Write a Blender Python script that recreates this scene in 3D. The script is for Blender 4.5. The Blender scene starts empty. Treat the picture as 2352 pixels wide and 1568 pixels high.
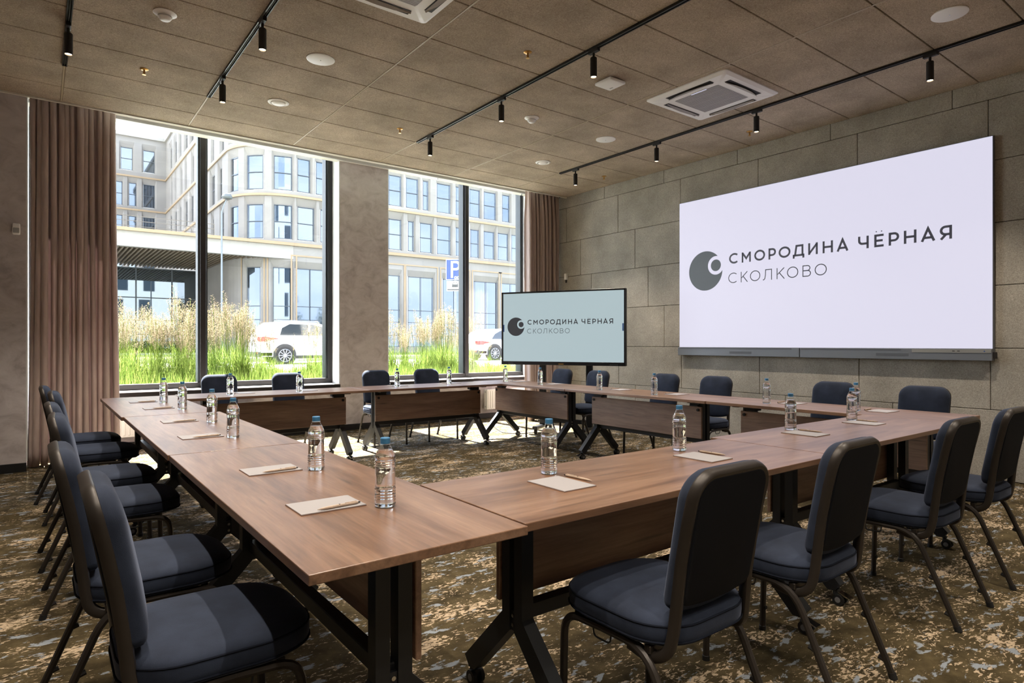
import bpy, bmesh, math, random
from mathutils import Vector, Matrix
random.seed(7)
PI = math.pi
sc = bpy.context.scene
C = sc.collection

# ------------------------------------------------------------------ camera
CAM_H = 1.235
YAW = math.radians(37.12)
cam_d = bpy.data.cameras.new('camera')
cam = bpy.data.objects.new('camera', cam_d)
C.objects.link(cam)
cam.location = (0, 0, CAM_H)
cam.rotation_euler = (PI / 2, 0, -YAW)
cam_d.sensor_width = 36
cam_d.lens = 1436 / 2352 * 36
cam_d.shift_y = 5 / 2352
cam_d.clip_start = 0.05
cam_d.clip_end = 500
sc.camera = cam

# ------------------------------------------------------------------ view
sc.view_settings.view_transform = 'Standard'
sc.view_settings.look = 'None'
sc.view_settings.gamma = 1
sc.view_settings.use_curve_mapping = False
sc.view_settings.exposure = 2.68
sc.cycles.use_denoising = True
sc.cycles.max_bounces = 10
sc.cycles.diffuse_bounces = 5
sc.cycles.glossy_bounces = 4
sc.cycles.transmission_bounces = 8
sc.cycles.transparent_max_bounces = 24
sc.cycles.sample_clamp_indirect = 8
sc.cycles.caustics_refractive = False
sc.cycles.caustics_reflective = False

# ------------------------------------------------------------------ world (bright broken cloud)
w = bpy.data.worlds.new('sky')
sc.world = w
w.use_nodes = True
nt = w.node_tree
nt.nodes.clear()
o_ = nt.nodes.new('ShaderNodeOutputWorld')
bg = nt.nodes.new('ShaderNodeBackground')
tc = nt.nodes.new('ShaderNodeTexCoord')
sx = nt.nodes.new('ShaderNodeSeparateXYZ')
nt.links.new(tc.outputs['Generated'], sx.inputs[0])
gr = nt.nodes.new('ShaderNodeValToRGB')
gr.color_ramp.elements[0].position = 0.0
gr.color_ramp.elements[0].color = (0.80, 0.88, 1.0, 1)
gr.color_ramp.elements[1].position = 0.6
gr.color_ramp.elements[1].color = (0.36, 0.56, 0.95, 1)
nt.links.new(sx.outputs['Z'], gr.inputs[0])
ns = nt.nodes.new('ShaderNodeTexNoise')
ns.inputs['Scale'].default_value = 2.2
ns.inputs['Detail'].default_value = 6
ns.inputs['Roughness'].default_value = 0.55
mp = nt.nodes.new('ShaderNodeMapping')
mp.inputs['Scale'].default_value = (1, 1, 2.2)
nt.links.new(tc.outputs['Generated'], mp.inputs[0])
nt.links.new(mp.outputs[0], ns.inputs['Vector'])
cr = nt.nodes.new('ShaderNodeValToRGB')
cr.color_ramp.elements[0].position = 0.42
cr.color_ramp.elements[1].position = 0.60
nt.links.new(ns.outputs['Fac'], cr.inputs[0])
mx = nt.nodes.new('ShaderNodeMix')
mx.data_type = 'RGBA'
nt.links.new(cr.outputs[0], mx.inputs[0])
nt.links.new(gr.outputs[0], mx.inputs[6])
mx.inputs[7].default_value = (1.25, 1.25, 1.25, 1)
nt.links.new(mx.outputs[2], bg.inputs[0])
bg.inputs[1].default_value = 1.3
nt.links.new(bg.outputs[0], o_.inputs[0])

# ------------------------------------------------------------------ sun (due +Y, 57.5 deg high)
sd = bpy.data.lights.new('sun', 'SUN')
sd.energy = 11.0
sd.angle = math.radians(0.6)
sd.color = (1.0, 0.975, 0.94)
sun = bpy.data.objects.new('sun', sd)
C.objects.link(sun)
sun.location = (0, 30, 40)
sun.rotation_euler = (math.radians(-(90 - 57.5)), 0, 0)

# ================================================================== materials
MATS = {}
def srgb(r, g, b):
    f = lambda c: c / 12.92 if c <= 0.04045 else ((c + 0.055) / 1.055) ** 2.4
    return (f(r / 255), f(g / 255), f(b / 255), 1)

def new_mat(name):
    m = bpy.data.materials.new(name)
    m.use_nodes = True
    MATS[name] = m
    n = m.node_tree
    return m, n, n.nodes['Principled BSDF']

def N(n, t, **kw):
    x = n.nodes.new(t)
    for k, v in kw.items():
        if k in x.inputs:
            x.inputs[k].default_value = v
        else:
            setattr(x, k, v)
    return x

def coords(n, scale=(1, 1, 1), rot=(0, 0, 0), world=False):
    if world:
        g = n.nodes.new('ShaderNodeNewGeometry'); out = g.outputs['Position']
    else:
        g = n.nodes.new('ShaderNodeTexCoord'); out = g.outputs['Object']
    m = n.nodes.new('ShaderNodeMapping')
    m.inputs['Scale'].default_value = scale
    m.inputs['Rotation'].default_value = rot
    n.links.new(out, m.inputs[0])
    return m.outputs[0]

def noise(n, vec, scale, detail=3, rough=0.5, dist=0.0):
    x = N(n, 'ShaderNodeTexNoise', Scale=scale, Detail=detail, Roughness=rough, Distortion=dist)
    n.links.new(vec, x.inputs['Vector'])
    return x.outputs['Fac']

def ramp(n, fac, stops):
    r = n.nodes.new('ShaderNodeValToRGB')
    e = r.color_ramp.elements
    while len(e) < len(stops):
        e.new(0.5)
    for i, (p, c) in enumerate(stops):
        e[i].position = p
        e[i].color = c if isinstance(c, tuple) else (c, c, c, 1)
    n.links.new(fac, r.inputs[0])
    return r.outputs[0]

def mixc(n, fac, a, b, mode='MIX'):
    x = n.nodes.new('ShaderNodeMix')
    x.data_type = 'RGBA'
    x.blend_type = mode
    for sock, v in ((x.inputs[0], fac), (x.inputs[6], a), (x.inputs[7], b)):
        if isinstance(v, (int, float)):
            sock.default_value = v
        elif isinstance(v, tuple):
            sock.default_value = v
        else:
            n.links.new(v, sock)
    return x.outputs[2]

def bump(n, p, height, strength=0.3, dist=0.005):
    b = N(n, 'ShaderNodeBump', Strength=strength, Distance=dist)
    n.links.new(height, b.inputs['Height'])
    n.links.new(b.outputs[0], p.inputs['Normal'])

def plain(name, col, rough=0.5, metal=0.0, spec=0.5, var=0.0, vscale=20, emit=None, estr=0.0):
    m, n, p = new_mat(name)
    p.inputs['Roughness'].default_value = rough
    p.inputs['Metallic'].default_value = metal
    p.inputs['Specular IOR Level'].default_value = spec
    if var > 0:
        v = coords(n)
        f = noise(n, v, vscale, 4)
        dark = tuple(c * (1 - var) for c in col[:3]) + (1,)
        lite = tuple(min(1, c * (1 + var)) for c in col[:3]) + (1,)
        n.links.new(ramp(n, f, [(0.3, dark), (0.7, lite)]), p.inputs['Base Color'])
    else:
        p.inputs['Base Color'].default_value = col
    if emit:
        p.inputs['Emission Color'].default_value = emit
        p.inputs['Emission Strength'].default_value = estr
    return m

# felt (ceiling tiles and right wall)
def felt(name, dark, mid, lite):
    m, n, p = new_mat(name)
    v = coords(n, world=True)
    big = noise(n, v, 2.3, 4, 0.6)
    f1 = noise(n, coords(n, (1.6, 0.7, 1.2), (0.3, 0.2, 0.6), True), 120, 3, 0.7, 1.2)
    f2 = noise(n, coords(n, (0.6, 1.7, 1.0), (0.1, 0.5, -0.5), True), 105, 3, 0.7, 1.5)
    mxf = N(n, 'ShaderNodeMath', operation='MAXIMUM')
    n.links.new(f1, mxf.inputs[0]); n.links.new(f2, mxf.inputs[1])
    col = ramp(n, mxf.outputs[0], [(0.38, dark), (0.55, mid), (0.74, lite)])
    tone = ramp(n, big, [(0.25, (0.72, 0.72, 0.72, 1)), (0.75, (1.18, 1.18, 1.18, 1))])
    # single pale fibres: thin ridges of two distorted noises
    def fibre(sc_, rot):
        q = noise(n, coords(n, (1, 1, 1), rot, True), sc_, 2, 0.5, 2.2)
        a_ = N(n, 'ShaderNodeMath', operation='SUBTRACT'); n.links.new(q, a_.inputs[0]); a_.inputs[1].default_value = 0.5
        b_ = N(n, 'ShaderNodeMath', operation='ABSOLUTE'); n.links.new(a_.outputs[0], b_.inputs[0])
        return ramp(n, b_.outputs[0], [(0.0, 1.0), (0.022, 0.0)])
    fb = N(n, 'ShaderNodeMath', operation='MAXIMUM')
    n.links.new(fibre(34, (0.4, 0.2, 0.7)), fb.inputs[0]); n.links.new(fibre(41, (1.1, 0.6, 0.1)), fb.inputs[1])
    fm = N(n, 'ShaderNodeMath', operation='MULTIPLY'); n.links.new(fb.outputs[0], fm.inputs[0]); fm.inputs[1].default_value = 0.5
    col = mixc(n, fm.outputs[0], col, lite)
    n.links.new(mixc(n, 1.0, col, tone, 'MULTIPLY'), p.inputs['Base Color'])
    p.inputs['Roughness'].default_value = 0.95
    p.inputs['Specular IOR Level'].default_value = 0.1
    bump(n, p, mxf.outputs[0], 0.5, 0.004)
    return m
felt('ceiling_felt', srgb(124, 111, 98), srgb(176, 160, 143), srgb(220, 208, 190))
felt('wall_felt', srgb(118, 113, 102), srgb(166, 160, 148), srgb(204, 198, 186))
plain('void_black', srgb(22, 19, 17), 0.9)
plain('grid_rail', srgb(176, 160, 136), 0.5)

# carpet
m, n, p = new_mat('carpet')
va = coords(n, (1.0, 1.9, 1), (0, 0, 0.5), True)
vb = coords(n, (1.0, 2.2, 1), (0, 0, 0.35), True)
vw = coords(n, (1, 1, 1), (0, 0, 0), True)
dens = noise(n, vb, 2.4, 4, 0.62)
fine = noise(n, va, 34, 6, 0.64, 0.8)
ad = N(n, 'ShaderNodeMath', operation='MULTIPLY_ADD')
n.links.new(dens, ad.inputs[0]); ad.inputs[1].default_value = 0.75; n.links.new(fine, ad.inputs[2])
cream = ramp(n, ad.outputs[0], [(0.955, 0.0), (0.985, 1.0)])
bl = noise(n, vb, 8.0, 6, 0.62, 0.4)
bl2 = noise(n, vb, 26, 3, 0.6)
ab = N(n, 'ShaderNodeMath', operation='MULTIPLY_ADD')
n.links.new(bl2, ab.inputs[0]); ab.inputs[1].default_value = 0.25; n.links.new(bl, ab.inputs[2])
blue = ramp(n, ab.outputs[0], [(0.715, 0.0), (0.75, 1.0)])
basev = noise(n, vw, 9, 4, 0.65)
base = ramp(n, basev, [(0.3, srgb(50, 43, 28)), (0.55, srgb(77, 67, 46)), (0.75, srgb(96, 85, 61))])
c1 = mixc(n, cream, base, srgb(184, 164, 138))
c2 = mixc(n, blue, c1, srgb(136, 143, 150))
pile = noise(n, vw, 420, 2, 0.7)
tone = ramp(n, pile, [(0.3, (0.82, 0.82, 0.82, 1)), (0.7, (1.12, 1.12, 1.12, 1))])
n.links.new(mixc(n, 1.0, c2, tone, 'MULTIPLY'), p.inputs['Base Color'])
p.inputs['Roughness'].default_value = 0.95
p.inputs['Specular IOR Level'].default_value = 0.1
bump(n, p, pile, 0.5, 0.004)

# plaster on the window wall
m, n, p = new_mat('plaster')
v = coords(n, (1, 1, 1.3), world=True)
a = noise(n, v, 5, 8, 0.65, 0.6)
b = noise(n, v, 22, 5, 0.6)
col = ramp(n, a, [(0.3, srgb(168, 160, 160)), (0.5, srgb(196, 189, 190)), (0.72, srgb(212, 206, 207))])
sp = ramp(n, b, [(0.62, 1.0), (0.74, 0.86)])
n.links.new(mixc(n, 1.0, col, sp, 'MULTIPLY'), p.inputs['Base Color'])
p.inputs['Roughness'].default_value = 0.75
bump(n, p, a, 0.15, 0.01)
plain('plaster_light', srgb(222, 219, 214), 0.8, var=0.05, vscale=3)
plain('white_trim', srgb(226, 224, 212), 0.6, var=0.02)
plain('white_reveal', srgb(222, 226, 226), 0.7, var=0.04, vscale=8)
plain('baseboard_black', srgb(26, 26, 28), 0.45, var=0.1)

# wood laminate: grain runs along local X
def wood(name, dark, mid, lite, rough):
    m, n, p = new_mat(name)
    oi = n.nodes.new('ShaderNodeObjectInfo')
    tcn = n.nodes.new('ShaderNodeTexCoord')
    addv = N(n, 'ShaderNodeVectorMath', operation='MULTIPLY_ADD')
    n.links.new(oi.outputs['Random'], addv.inputs[0])
    addv.inputs[1].default_value = (9, 7, 5)
    n.links.new(tcn.outputs['Object'], addv.inputs[2])
    def mp_(s):
        q = n.nodes.new('ShaderNodeMapping'); q.inputs['Scale'].default_value = s
        n.links.new(addv.outputs[0], q.inputs[0]); return q.outputs[0]
    big = noise(n, mp_((0.7, 5, 5)), 2.0, 5, 0.6, 0.7)
    fine = noise(n, mp_((2.2, 45, 45)), 2.0, 4, 0.7, 0.3)
    knot = noise(n, mp_((1.6, 14, 14)), 1.6, 2, 0.5, 0.2)
    c = ramp(n, big, [(0.28, dark), (0.5, mid), (0.74, lite)])
    t = ramp(n, fine, [(0.3, (0.72, 0.72, 0.72, 1)), (0.7, (1.15, 1.15, 1.15, 1))])
    c = mixc(n, 1.0, c, t, 'MULTIPLY')
    k = ramp(n, knot, [(0.66, 1.0), (0.78, 0.5)])
    n.links.new(mixc(n, 1.0, c, k, 'MULTIPLY'), p.inputs['Base Color'])
    p.inputs['Roughness'].default_value = rough
    p.inputs['Specular IOR Level'].default_value = 0.8
    return m
wood('oak_laminate', srgb(90, 63, 46), srgb(124, 93, 72), srgb(148, 117, 95), 0.33)
wood('oak_panel', srgb(124, 94, 76), srgb(150, 118, 97), srgb(168, 138, 114), 0.45)
plain('steel_dark', srgb(38, 40, 43), 0.45, 0.3)
plain('steel_bolt', srgb(190, 190, 190), 0.25, 1.0)
plain('chrome', srgb(205, 206, 210), 0.12, 1.0)
plain('rubber_black', srgb(18, 18, 19), 0.6)
plain('wheel_grey', srgb(120, 120, 122), 0.5)
plain('bronze_frame', srgb(50, 45, 41), 0.40, 0.35, var=0.06)

m, n, p = new_mat('navy_velvet')
v = coords(n)
a = noise(n, v, 6, 4, 0.6)
n.links.new(ramp(n, a, [(0.3, srgb(29, 35, 48)), (0.7, srgb(45, 53, 70))]), p.inputs['Base Color'])
p.inputs['Roughness'].default_value = 0.85
p.inputs['Sheen Weight'].default_value = 0.35
p.inputs['Sheen Roughness'].default_value = 0.4
p.inputs['Sheen Tint'].default_value = srgb(150, 160, 185)
p.inputs['Specular IOR Level'].default_value = 0.2
bump(n, p, noise(n, v, 400, 2), 0.2, 0.002)
plain('navy_piping', srgb(24, 28, 38), 0.95, spec=0.1)
plain('navy_back', srgb(14, 17, 24), 0.85, spec=0.2)

m, n, p = new_mat('curtain_cloth')
v = coords(n, (6, 6, 1), world=True)
a = noise(n, v, 4, 4, 0.6)
ccol = ramp(n, a, [(0.3, srgb(186, 166, 160)), (0.7, srgb(206, 187, 181))])
n.links.new(ccol, p.inputs['Base Color'])
p.inputs['Roughness'].default_value = 0.85
p.inputs['Sheen Weight'].default_value = 0.15
ctr = n.nodes.new('ShaderNodeBsdfTranslucent'); n.links.new(ccol, ctr.inputs[0])
cmx = n.nodes.new('ShaderNodeMixShader'); cmx.inputs[0].default_value = 0.15
n.links.new(p.outputs[0], cmx.inputs[1]); n.links.new(ctr.outputs[0], cmx.inputs[2])
n.links.new(cmx.outputs[0], n.nodes['Material Output'].inputs[0])

plain('frame_dark', srgb(34, 31, 31), 0.45, 0.15)
plain('frame_side', srgb(50, 56, 58), 0.5, 0.1)
plain('sill_stone', srgb(206, 200, 196), 0.35)
plain('radiator_white', srgb(225, 225, 218), 0.4)
plain('device_white', srgb(244, 243, 242), 0.45)
plain('device_grey', srgb(176, 176, 176), 0.5)
plain('grille_grey', srgb(176, 174, 178), 0.6)
plain('slot_dark', srgb(40, 38, 38), 0.7)
plain('flap_grey', srgb(150, 142, 136), 0.4)
plain('track_black', srgb(22, 23, 23), 0.4)
plain('track_edge', srgb(120, 128, 116), 0.35, 0.3)
plain('spot_black', srgb(24, 22, 21), 0.5)
plain('lens_warm', srgb(255, 220, 170), 0.3, emit=(1.0, 0.72, 0.42, 1), estr=6.0)
plain('brass', srgb(196, 152, 84), 0.3, 0.9)
plain('bezel_black', srgb(20, 20, 22), 0.35)
plain('screen_bar', srgb(112, 117, 124), 0.5, 0.2)
plain('screen_bar_dark', srgb(84, 88, 94), 0.6)
plain('screen_strip', srgb(150, 150, 146), 0.4, 0.3)
plain('paper', srgb(157, 154, 156), 0.7)
plain('cardboard', srgb(116, 84, 66), 0.8)
plain('pen_wood', srgb(176, 156, 138), 0.45, var=0.1, vscale=60)
plain('pen_dark', srgb(40, 34, 30), 0.4)
plain('cap_blue', srgb(62, 124, 170), 0.35)
plain('tab_blue', srgb(40, 80, 150), 0.4)

def emitter(name, col, strength):
    m, n, p = new_mat(name)
    p.inputs['Base Color'].default_value = (0.02, 0.02, 0.02, 1)
    p.inputs['Roughness'].default_value = 0.5
    p.inputs['Emission Color'].default_value = col
    p.inputs['Emission Strength'].default_value = strength
    return m
emitter('led_white', (0.80, 0.78, 0.935, 1), 0.139)
emitter('led_ink', (0.05, 0.05, 0.065, 1), 0.12)
emitter('led_logo', (0.075, 0.09, 0.10, 1), 0.12)
emitter('tv_white', (0.56, 0.70, 0.74, 1), 0.115)
emitter('tv_ink', (0.03, 0.032, 0.04, 1), 0.1)

# thin glazing: transparent plus fresnel reflection
def thin_glass(name, tint, refl=1.0, ior=1.45):
    m = bpy.data.materials.new(name); m.use_nodes = True; MATS[name] = m
    n = m.node_tree; n.nodes.clear()
    out = n.nodes.new('ShaderNodeOutputMaterial')
    mix = n.nodes.new('ShaderNodeMixShader')
    tr = N(n, 'ShaderNodeBsdfTransparent', Color=tint)
    gl = N(n, 'ShaderNodeBsdfGlossy', Roughness=0.01, Color=(refl, refl, refl, 1))
    lw = N(n, 'ShaderNodeLayerWeight', Blend=0.5)       # Schlick reflectance, the same from both sides
    pw = N(n, 'ShaderNodeMath', operation='POWER'); pw.inputs[1].default_value = 5.0
    n.links.new(lw.outputs['Facing'], pw.inputs[0])
    f0 = ((ior - 1) / (ior + 1)) ** 2
    ma = N(n, 'ShaderNodeMath', operation='MULTIPLY_ADD'); ma.inputs[1].default_value = 1 - f0; ma.inputs[2].default_value = f0
    n.links.new(pw.outputs[0], ma.inputs[0])
    n.links.new(ma.outputs[0], mix.inputs[0])
    n.links.new(tr.outputs[0], mix.inputs[1]); n.links.new(gl.outputs[0], mix.inputs[2])
    n.links.new(mix.outputs[0], out.inputs[0])
    return m
thin_glass('window_glass', (0.98, 0.99, 0.985, 1), 0.9)
thin_glass('bottle_plastic', (0.97, 0.98, 0.99, 1), 1.0, 1.5)
m, n, p = new_mat('water')
p.inputs['Base Color'].default_value = (1, 1, 1, 1)
p.inputs['Roughness'].default_value = 0.0
p.inputs['Transmission Weight'].default_value = 1.0
p.inputs['IOR'].default_value = 1.33

# outdoors
m, n, p = new_mat('stone_facade')
br = n.nodes.new('ShaderNodeTexNoise'); br.inputs['Scale'].default_value = 0.35; br.inputs['Detail'].default_value = 2
v = coords(n, (1, 1, 1.6), world=True)
n.links.new(v, br.inputs['Vector'])
n.links.new(ramp(n, br.outputs['Fac'], [(0.35, srgb(101, 98, 95)), (0.65, srgb(111, 108, 104))]), p.inputs['Base Color'])
p.inputs['Roughness'].default_value = 0.8
plain('stone_pale', srgb(122, 119, 114), 0.8, var=0.03, vscale=1)
plain('cornice_gold', srgb(122, 104, 80), 0.7, var=0.05, vscale=1)
plain('mullion_dark', srgb(44, 52, 60), 0.5)
m = bpy.data.materials.new('mirror_pane'); m.use_nodes = True; MATS['mirror_pane'] = m
n = m.node_tree; p = n.nodes['Principled BSDF']
p.inputs['Base Color'].default_value = srgb(84, 93, 104)
p.inputs['Metallic'].default_value = 0.85
p.inputs['Roughness'].default_value = 0.03
m = bpy.data.materials.new('lobby_pane'); m.use_nodes = True; MATS['lobby_pane'] = m
n = m.node_tree; p = n.nodes['Principled BSDF']
p.inputs['Base Color'].default_value = srgb(82, 90, 97)
p.inputs['Metallic'].default_value = 0.85
p.inputs['Roughness'].default_value = 0.02
plain('dark_pane', srgb(70, 84, 96), 0.05, 0.4)
plain('slat_brown', srgb(92, 80, 64), 0.6, var=0.08, vscale=2)
plain('soffit_dark', srgb(30, 32, 33), 0.7)
plain('rail_metal', srgb(84, 78, 70), 0.5, 0.3)
plain('asphalt', srgb(148, 148, 151), 0.9, var=0.06, vscale=1.5)
plain('paving', srgb(170, 168, 164), 0.85, var=0.05, vscale=2)
plain('kerb_stone', srgb(128, 126, 124), 0.85, var=0.08, vscale=2)
plain('soil', srgb(84, 88, 56), 0.95, var=0.2, vscale=3)
plain('lawn_green', srgb(88, 100, 48), 0.95, var=0.25, vscale=4)
plain('lamp_pole', srgb(88, 95, 100), 0.5, 0.2)
plain('lamp_glass', srgb(58, 64, 66), 0.4)
plain('sign_blue', srgb(18, 46, 104), 0.4)
plain('sign_white', srgb(170, 172, 174), 0.4)
plain('sign_black', srgb(40, 44, 48), 0.5)
plain('car_white', srgb(168, 170, 172), 0.25, spec=0.6)
plain('car_glass', srgb(22, 25, 28), 0.05, spec=0.8)
plain('car_trim', srgb(14, 14, 15), 0.6)
plain('tyre', srgb(14, 14, 15), 0.8)
plain('alloy', srgb(120, 122, 126), 0.3, 0.7)
plain('tail_red', srgb(120, 12, 12), 0.3)
plain('cladding_white', srgb(206, 206, 202), 0.6)
plain('bark', srgb(92, 74, 58), 0.9)
plain('pier_concrete', srgb(120, 118, 112), 0.9)

def leafy(name, a, b, transl):
    m = bpy.data.materials.new(name); m.use_nodes = True; MATS[name] = m
    n = m.node_tree; n.nodes.clear()
    out = n.nodes.new('ShaderNodeOutputMaterial')
    mix = n.nodes.new('ShaderNodeMixShader'); mix.inputs[0].default_value = transl
    g = n.nodes.new('ShaderNodeNewGeometry')
    rr = ramp(n, g.outputs['Random Per Island'], [(0.0, a), (1.0, b)])
    d = n.nodes.new('ShaderNodeBsdfDiffuse'); t = n.nodes.new('ShaderNodeBsdfTranslucent')
    n.links.new(rr, d.inputs[0]); n.links.new(rr, t.inputs[0])
    n.links.new(d.outputs[0], mix.inputs[1]); n.links.new(t.outputs[0], mix.inputs[2])
    n.links.new(mix.outputs[0], out.inputs[0])
leafy('grass_blade', srgb(70, 96, 34), srgb(136, 150, 76), 0.5)
leafy('grass_plume', srgb(112, 98, 76), srgb(150, 136, 112), 0.4)
leafy('leaf_green', srgb(32, 56, 26), srgb(62, 86, 42), 0.35)

# ================================================================== geometry helpers
class MB:
    def __init__(s):
        s.v = []; s.f = []
    def add(s, vs, fs):
        o = len(s.v)
        s.v += [tuple(x) for x in vs]
        s.f += [tuple(i + o for i in f) for f in fs]
        return s
    def box(s, x0, y0, z0, x1, y1, z1):
        x0, x1 = min(x0, x1), max(x0, x1); y0, y1 = min(y0, y1), max(y0, y1); z0, z1 = min(z0, z1), max(z0, z1)
        return s.add([(x0, y0, z0), (x1, y0, z0), (x1, y1, z0), (x0, y1, z0), (x0, y0, z1), (x1, y0, z1), (x1, y1, z1), (x0, y1, z1)],
                     [(0, 3, 2, 1), (4, 5, 6, 7), (0, 1, 5, 4), (1, 2, 6, 5), (2, 3, 7, 6), (3, 0, 4, 7)])
    def cbox(s, x, y, z, a, b, c):
        return s.box(x - a / 2, y - b / 2, z - c / 2, x + a / 2, y + b / 2, z + c / 2)
    def rbox(s, x0, y0, z0, x1, y1, z1, r=0.004, seg=2):
        bm = bmesh.new()
        bmesh.ops.create_cube(bm, size=1)
        for q in bm.verts:
            q.co = ((x0 + x1) / 2 + q.co.x * (x1 - x0), (y0 + y1) / 2 + q.co.y * (y1 - y0), (z0 + z1) / 2 + q.co.z * (z1 - z0))
        bmesh.ops.bevel(bm, geom=bm.edges[:], offset=r, segments=seg, profile=0.5, affect='EDGES')
        bm.verts.index_update()
        s.add([q.co[:] for q in bm.verts], [[q.index for q in f.verts] for f in bm.faces])
        bm.free()
        return s
    def loft(s, rings, cap0=True, cap1=True, closed=True):
        o = len(s.v); k = len(rings[0])
        for r in rings:
            s.v += [tuple(q) for q in r]
        for i in range(len(rings) - 1):
            for j in range(k if closed else k - 1):
                a = o + i * k + j; b = o + i * k + (j + 1) % k
                s.f.append((a, b, b + k, a + k))
        if cap0: s.f.append(tuple(o + j for j in reversed(range(k))))
        if cap1: s.f.append(tuple(o + (len(rings) - 1) * k + j for j in range(k)))
        return s
    def lathe(s, prof, n=16, cx=0, cy=0, cap0=True, cap1=True):
        rings = [[(cx + r * math.cos(2 * PI * j / n), cy + r * math.sin(2 * PI * j / n), z) for j in range(n)] for r, z in prof]
        return s.loft(rings, cap0, cap1)
    def prism(s, poly, z0, z1):
        return s.loft([[(x, y, z0) for x, y in poly], [(x, y, z1) for x, y in poly]])
    def tube(s, path, ra, rb=None, n=8, up=(0, 0, 1), square=False, cap=True, sq=1.0):
        """sweep an ellipse (ra across 'up' side, rb along up) along path"""
        rb = rb or ra
        P = [Vector(q) for q in path]
        rings = []
        prev = None
        for i, q in enumerate(P):
            t = (P[min(i + 1, len(P) - 1)] - P[max(i - 1, 0)]).normalized()
            if prev is None:
                u = Vector(up)
                if abs(t.dot(u)) > 0.98: u = Vector((1, 0, 0)) if abs(t.x) < 0.9 else Vector((0, 1, 0))
                a = t.cross(u).normalized()
            else:
                a = (prev - t * prev.dot(t)).normalized()
            prev = a
            b = a.cross(t).normalized()
            # mitre factor
            k = 1.0
            ring = []
            if square:
                for sx_, sy_ in ((-1, -1), (1, -1), (1, 1), (-1, 1)):
                    ring.append(q + a * ra * sx_ + b * rb * sy_)
            else:
                for j in range(n):
                    th = 2 * PI * j / n
                    cc, ss = math.cos(th), math.sin(th)
                    ring.append(q + a * ra * math.copysign(abs(cc) ** sq, cc) + b * rb * math.copysign(abs(ss) ** sq, ss))
            rings.append(ring)
        return s.loft(rings, cap, cap)
    def quad(s, a, b, c, d):
        return s.add([a, b, c, d], [(0, 1, 2, 3)])
    def disc(s, c, r, n=16, axis='z', z=None):
        pts = []
        for j in range(n):
            th = 2 * PI * j / n
            if axis == 'z': pts.append((c[0] + r * math.cos(th), c[1] + r * math.sin(th), c[2]))
            elif axis == 'y': pts.append((c[0] + r * math.cos(th), c[1], c[2] + r * math.sin(th)))
            else: pts.append((c[0], c[1] + r * math.cos(th), c[2] + r * math.sin(th)))
        return s.add(pts, [tuple(range(n))])
    def cyl(s, p0, p1, r, n=12):
        return s.tube([p0, p1], r, r, n)
    def mesh(s, name, mat, smooth=False, angle=None):
        me = bpy.data.meshes.new(name)
        me.from_pydata(s.v, [], s.f)
        me.materials.append(MATS[mat])
        bm = bmesh.new(); bm.from_mesh(me)
        bmesh.ops.recalc_face_normals(bm, faces=bm.faces[:])
        if smooth:
            lim = math.radians(angle or 40)
            for f in bm.faces: f.smooth = True
            for e in bm.edges:
                if len(e.link_faces) == 2 and e.calc_face_angle(0) > lim: e.smooth = False
        bm.to_mesh(me); bm.free()
        return me
    def build(s, name, mat, parent=None, loc=(0, 0, 0), rot=(0, 0, 0), smooth=False, angle=None):
        return place(name, s.mesh(name, mat, smooth, angle), parent, loc, rot)

def place(name, me, parent=None, loc=(0, 0, 0), rot=(0, 0, 0)):
    o = bpy.data.objects.new(name, me)
    C.objects.link(o)
    o.parent = parent
    o.location = loc
    o.rotation_euler = rot
    return o

def tag(o, label=None, cat=None, group=None, kind=None):
    if label: o['label'] = label
    if cat: o['category'] = cat
    if group: o['group'] = group
    if kind: o['kind'] = kind
    return o

def thing(name, label, cat, loc=(0, 0, 0), rz=0, group=None):
    o = bpy.data.objects.new(name, None)
    o.empty_display_size = 0.1
    C.objects.link(o)
    o.location = loc; o.rotation_euler = (0, 0, rz)
    return tag(o, label, cat, group)

KIDS = {}
def copy_tree(o, parent=None):
    c = o.copy(); C.objects.link(c); c.parent = parent
    for ch in o.children:
        copy_tree(ch, c)
    return c

def dup(proto, loc, rz, label, group=None):
    c = copy_tree(proto)
    c.location = loc; c.rotation_euler = (0, 0, rz)
    c['label'] = label
    if group: c['group'] = group
    return c

def struct(o, kind='structure'):
    o['kind'] = kind
    return o

def arc(cx, cy, r, a0, a1, n):
    return [(cx + r * math.cos(math.radians(a0 + (a1 - a0) * i / n)), cy + r * math.sin(math.radians(a0 + (a1 - a0) * i / n))) for i in range(n + 1)]

def rrect(x0, y0, x1, y1, r, n=5):
    """rounded rectangle, ccw; r scalar or (bl, br, tr, tl)"""
    if not isinstance(r, tuple): r = (r,) * 4
    return (arc(x0 + r[0], y0 + r[0], r[0], 180, 270, n) + arc(x1 - r[1], y0 + r[1], r[1], 270, 360, n)
            + arc(x1 - r[2], y1 - r[2], r[2], 0, 90, n) + arc(x0 + r[3], y1 - r[3], r[3], 90, 180, n))

def smooth_path(pts, r, n=5):
    """round the inner corners of a polyline with radius-like distance r"""
    P = [Vector(q) for q in pts]
    out = [P[0]]
    for i in range(1, len(P) - 1):
        a, b, c = P[i - 1], P[i], P[i + 1]
        rr = r[i - 1] if isinstance(r, (list, tuple)) else r
        d0 = min(rr, (a - b).length * 0.49); d1 = min(rr, (c - b).length * 0.49)
        p0 = b + (a - b).normalized() * d0; p1 = b + (c - b).normalized() * d1
        for k in range(n + 1):
            t = k / n
            out.append(p0 * (1 - t) ** 2 + b * 2 * t * (1 - t) + p1 * t * t)
    out.append(P[-1])
    return [tuple(q) for q in out]

ORD = ['', 'first', 'second', 'third', 'fourth', 'fifth', 'sixth', 'seventh']

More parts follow.
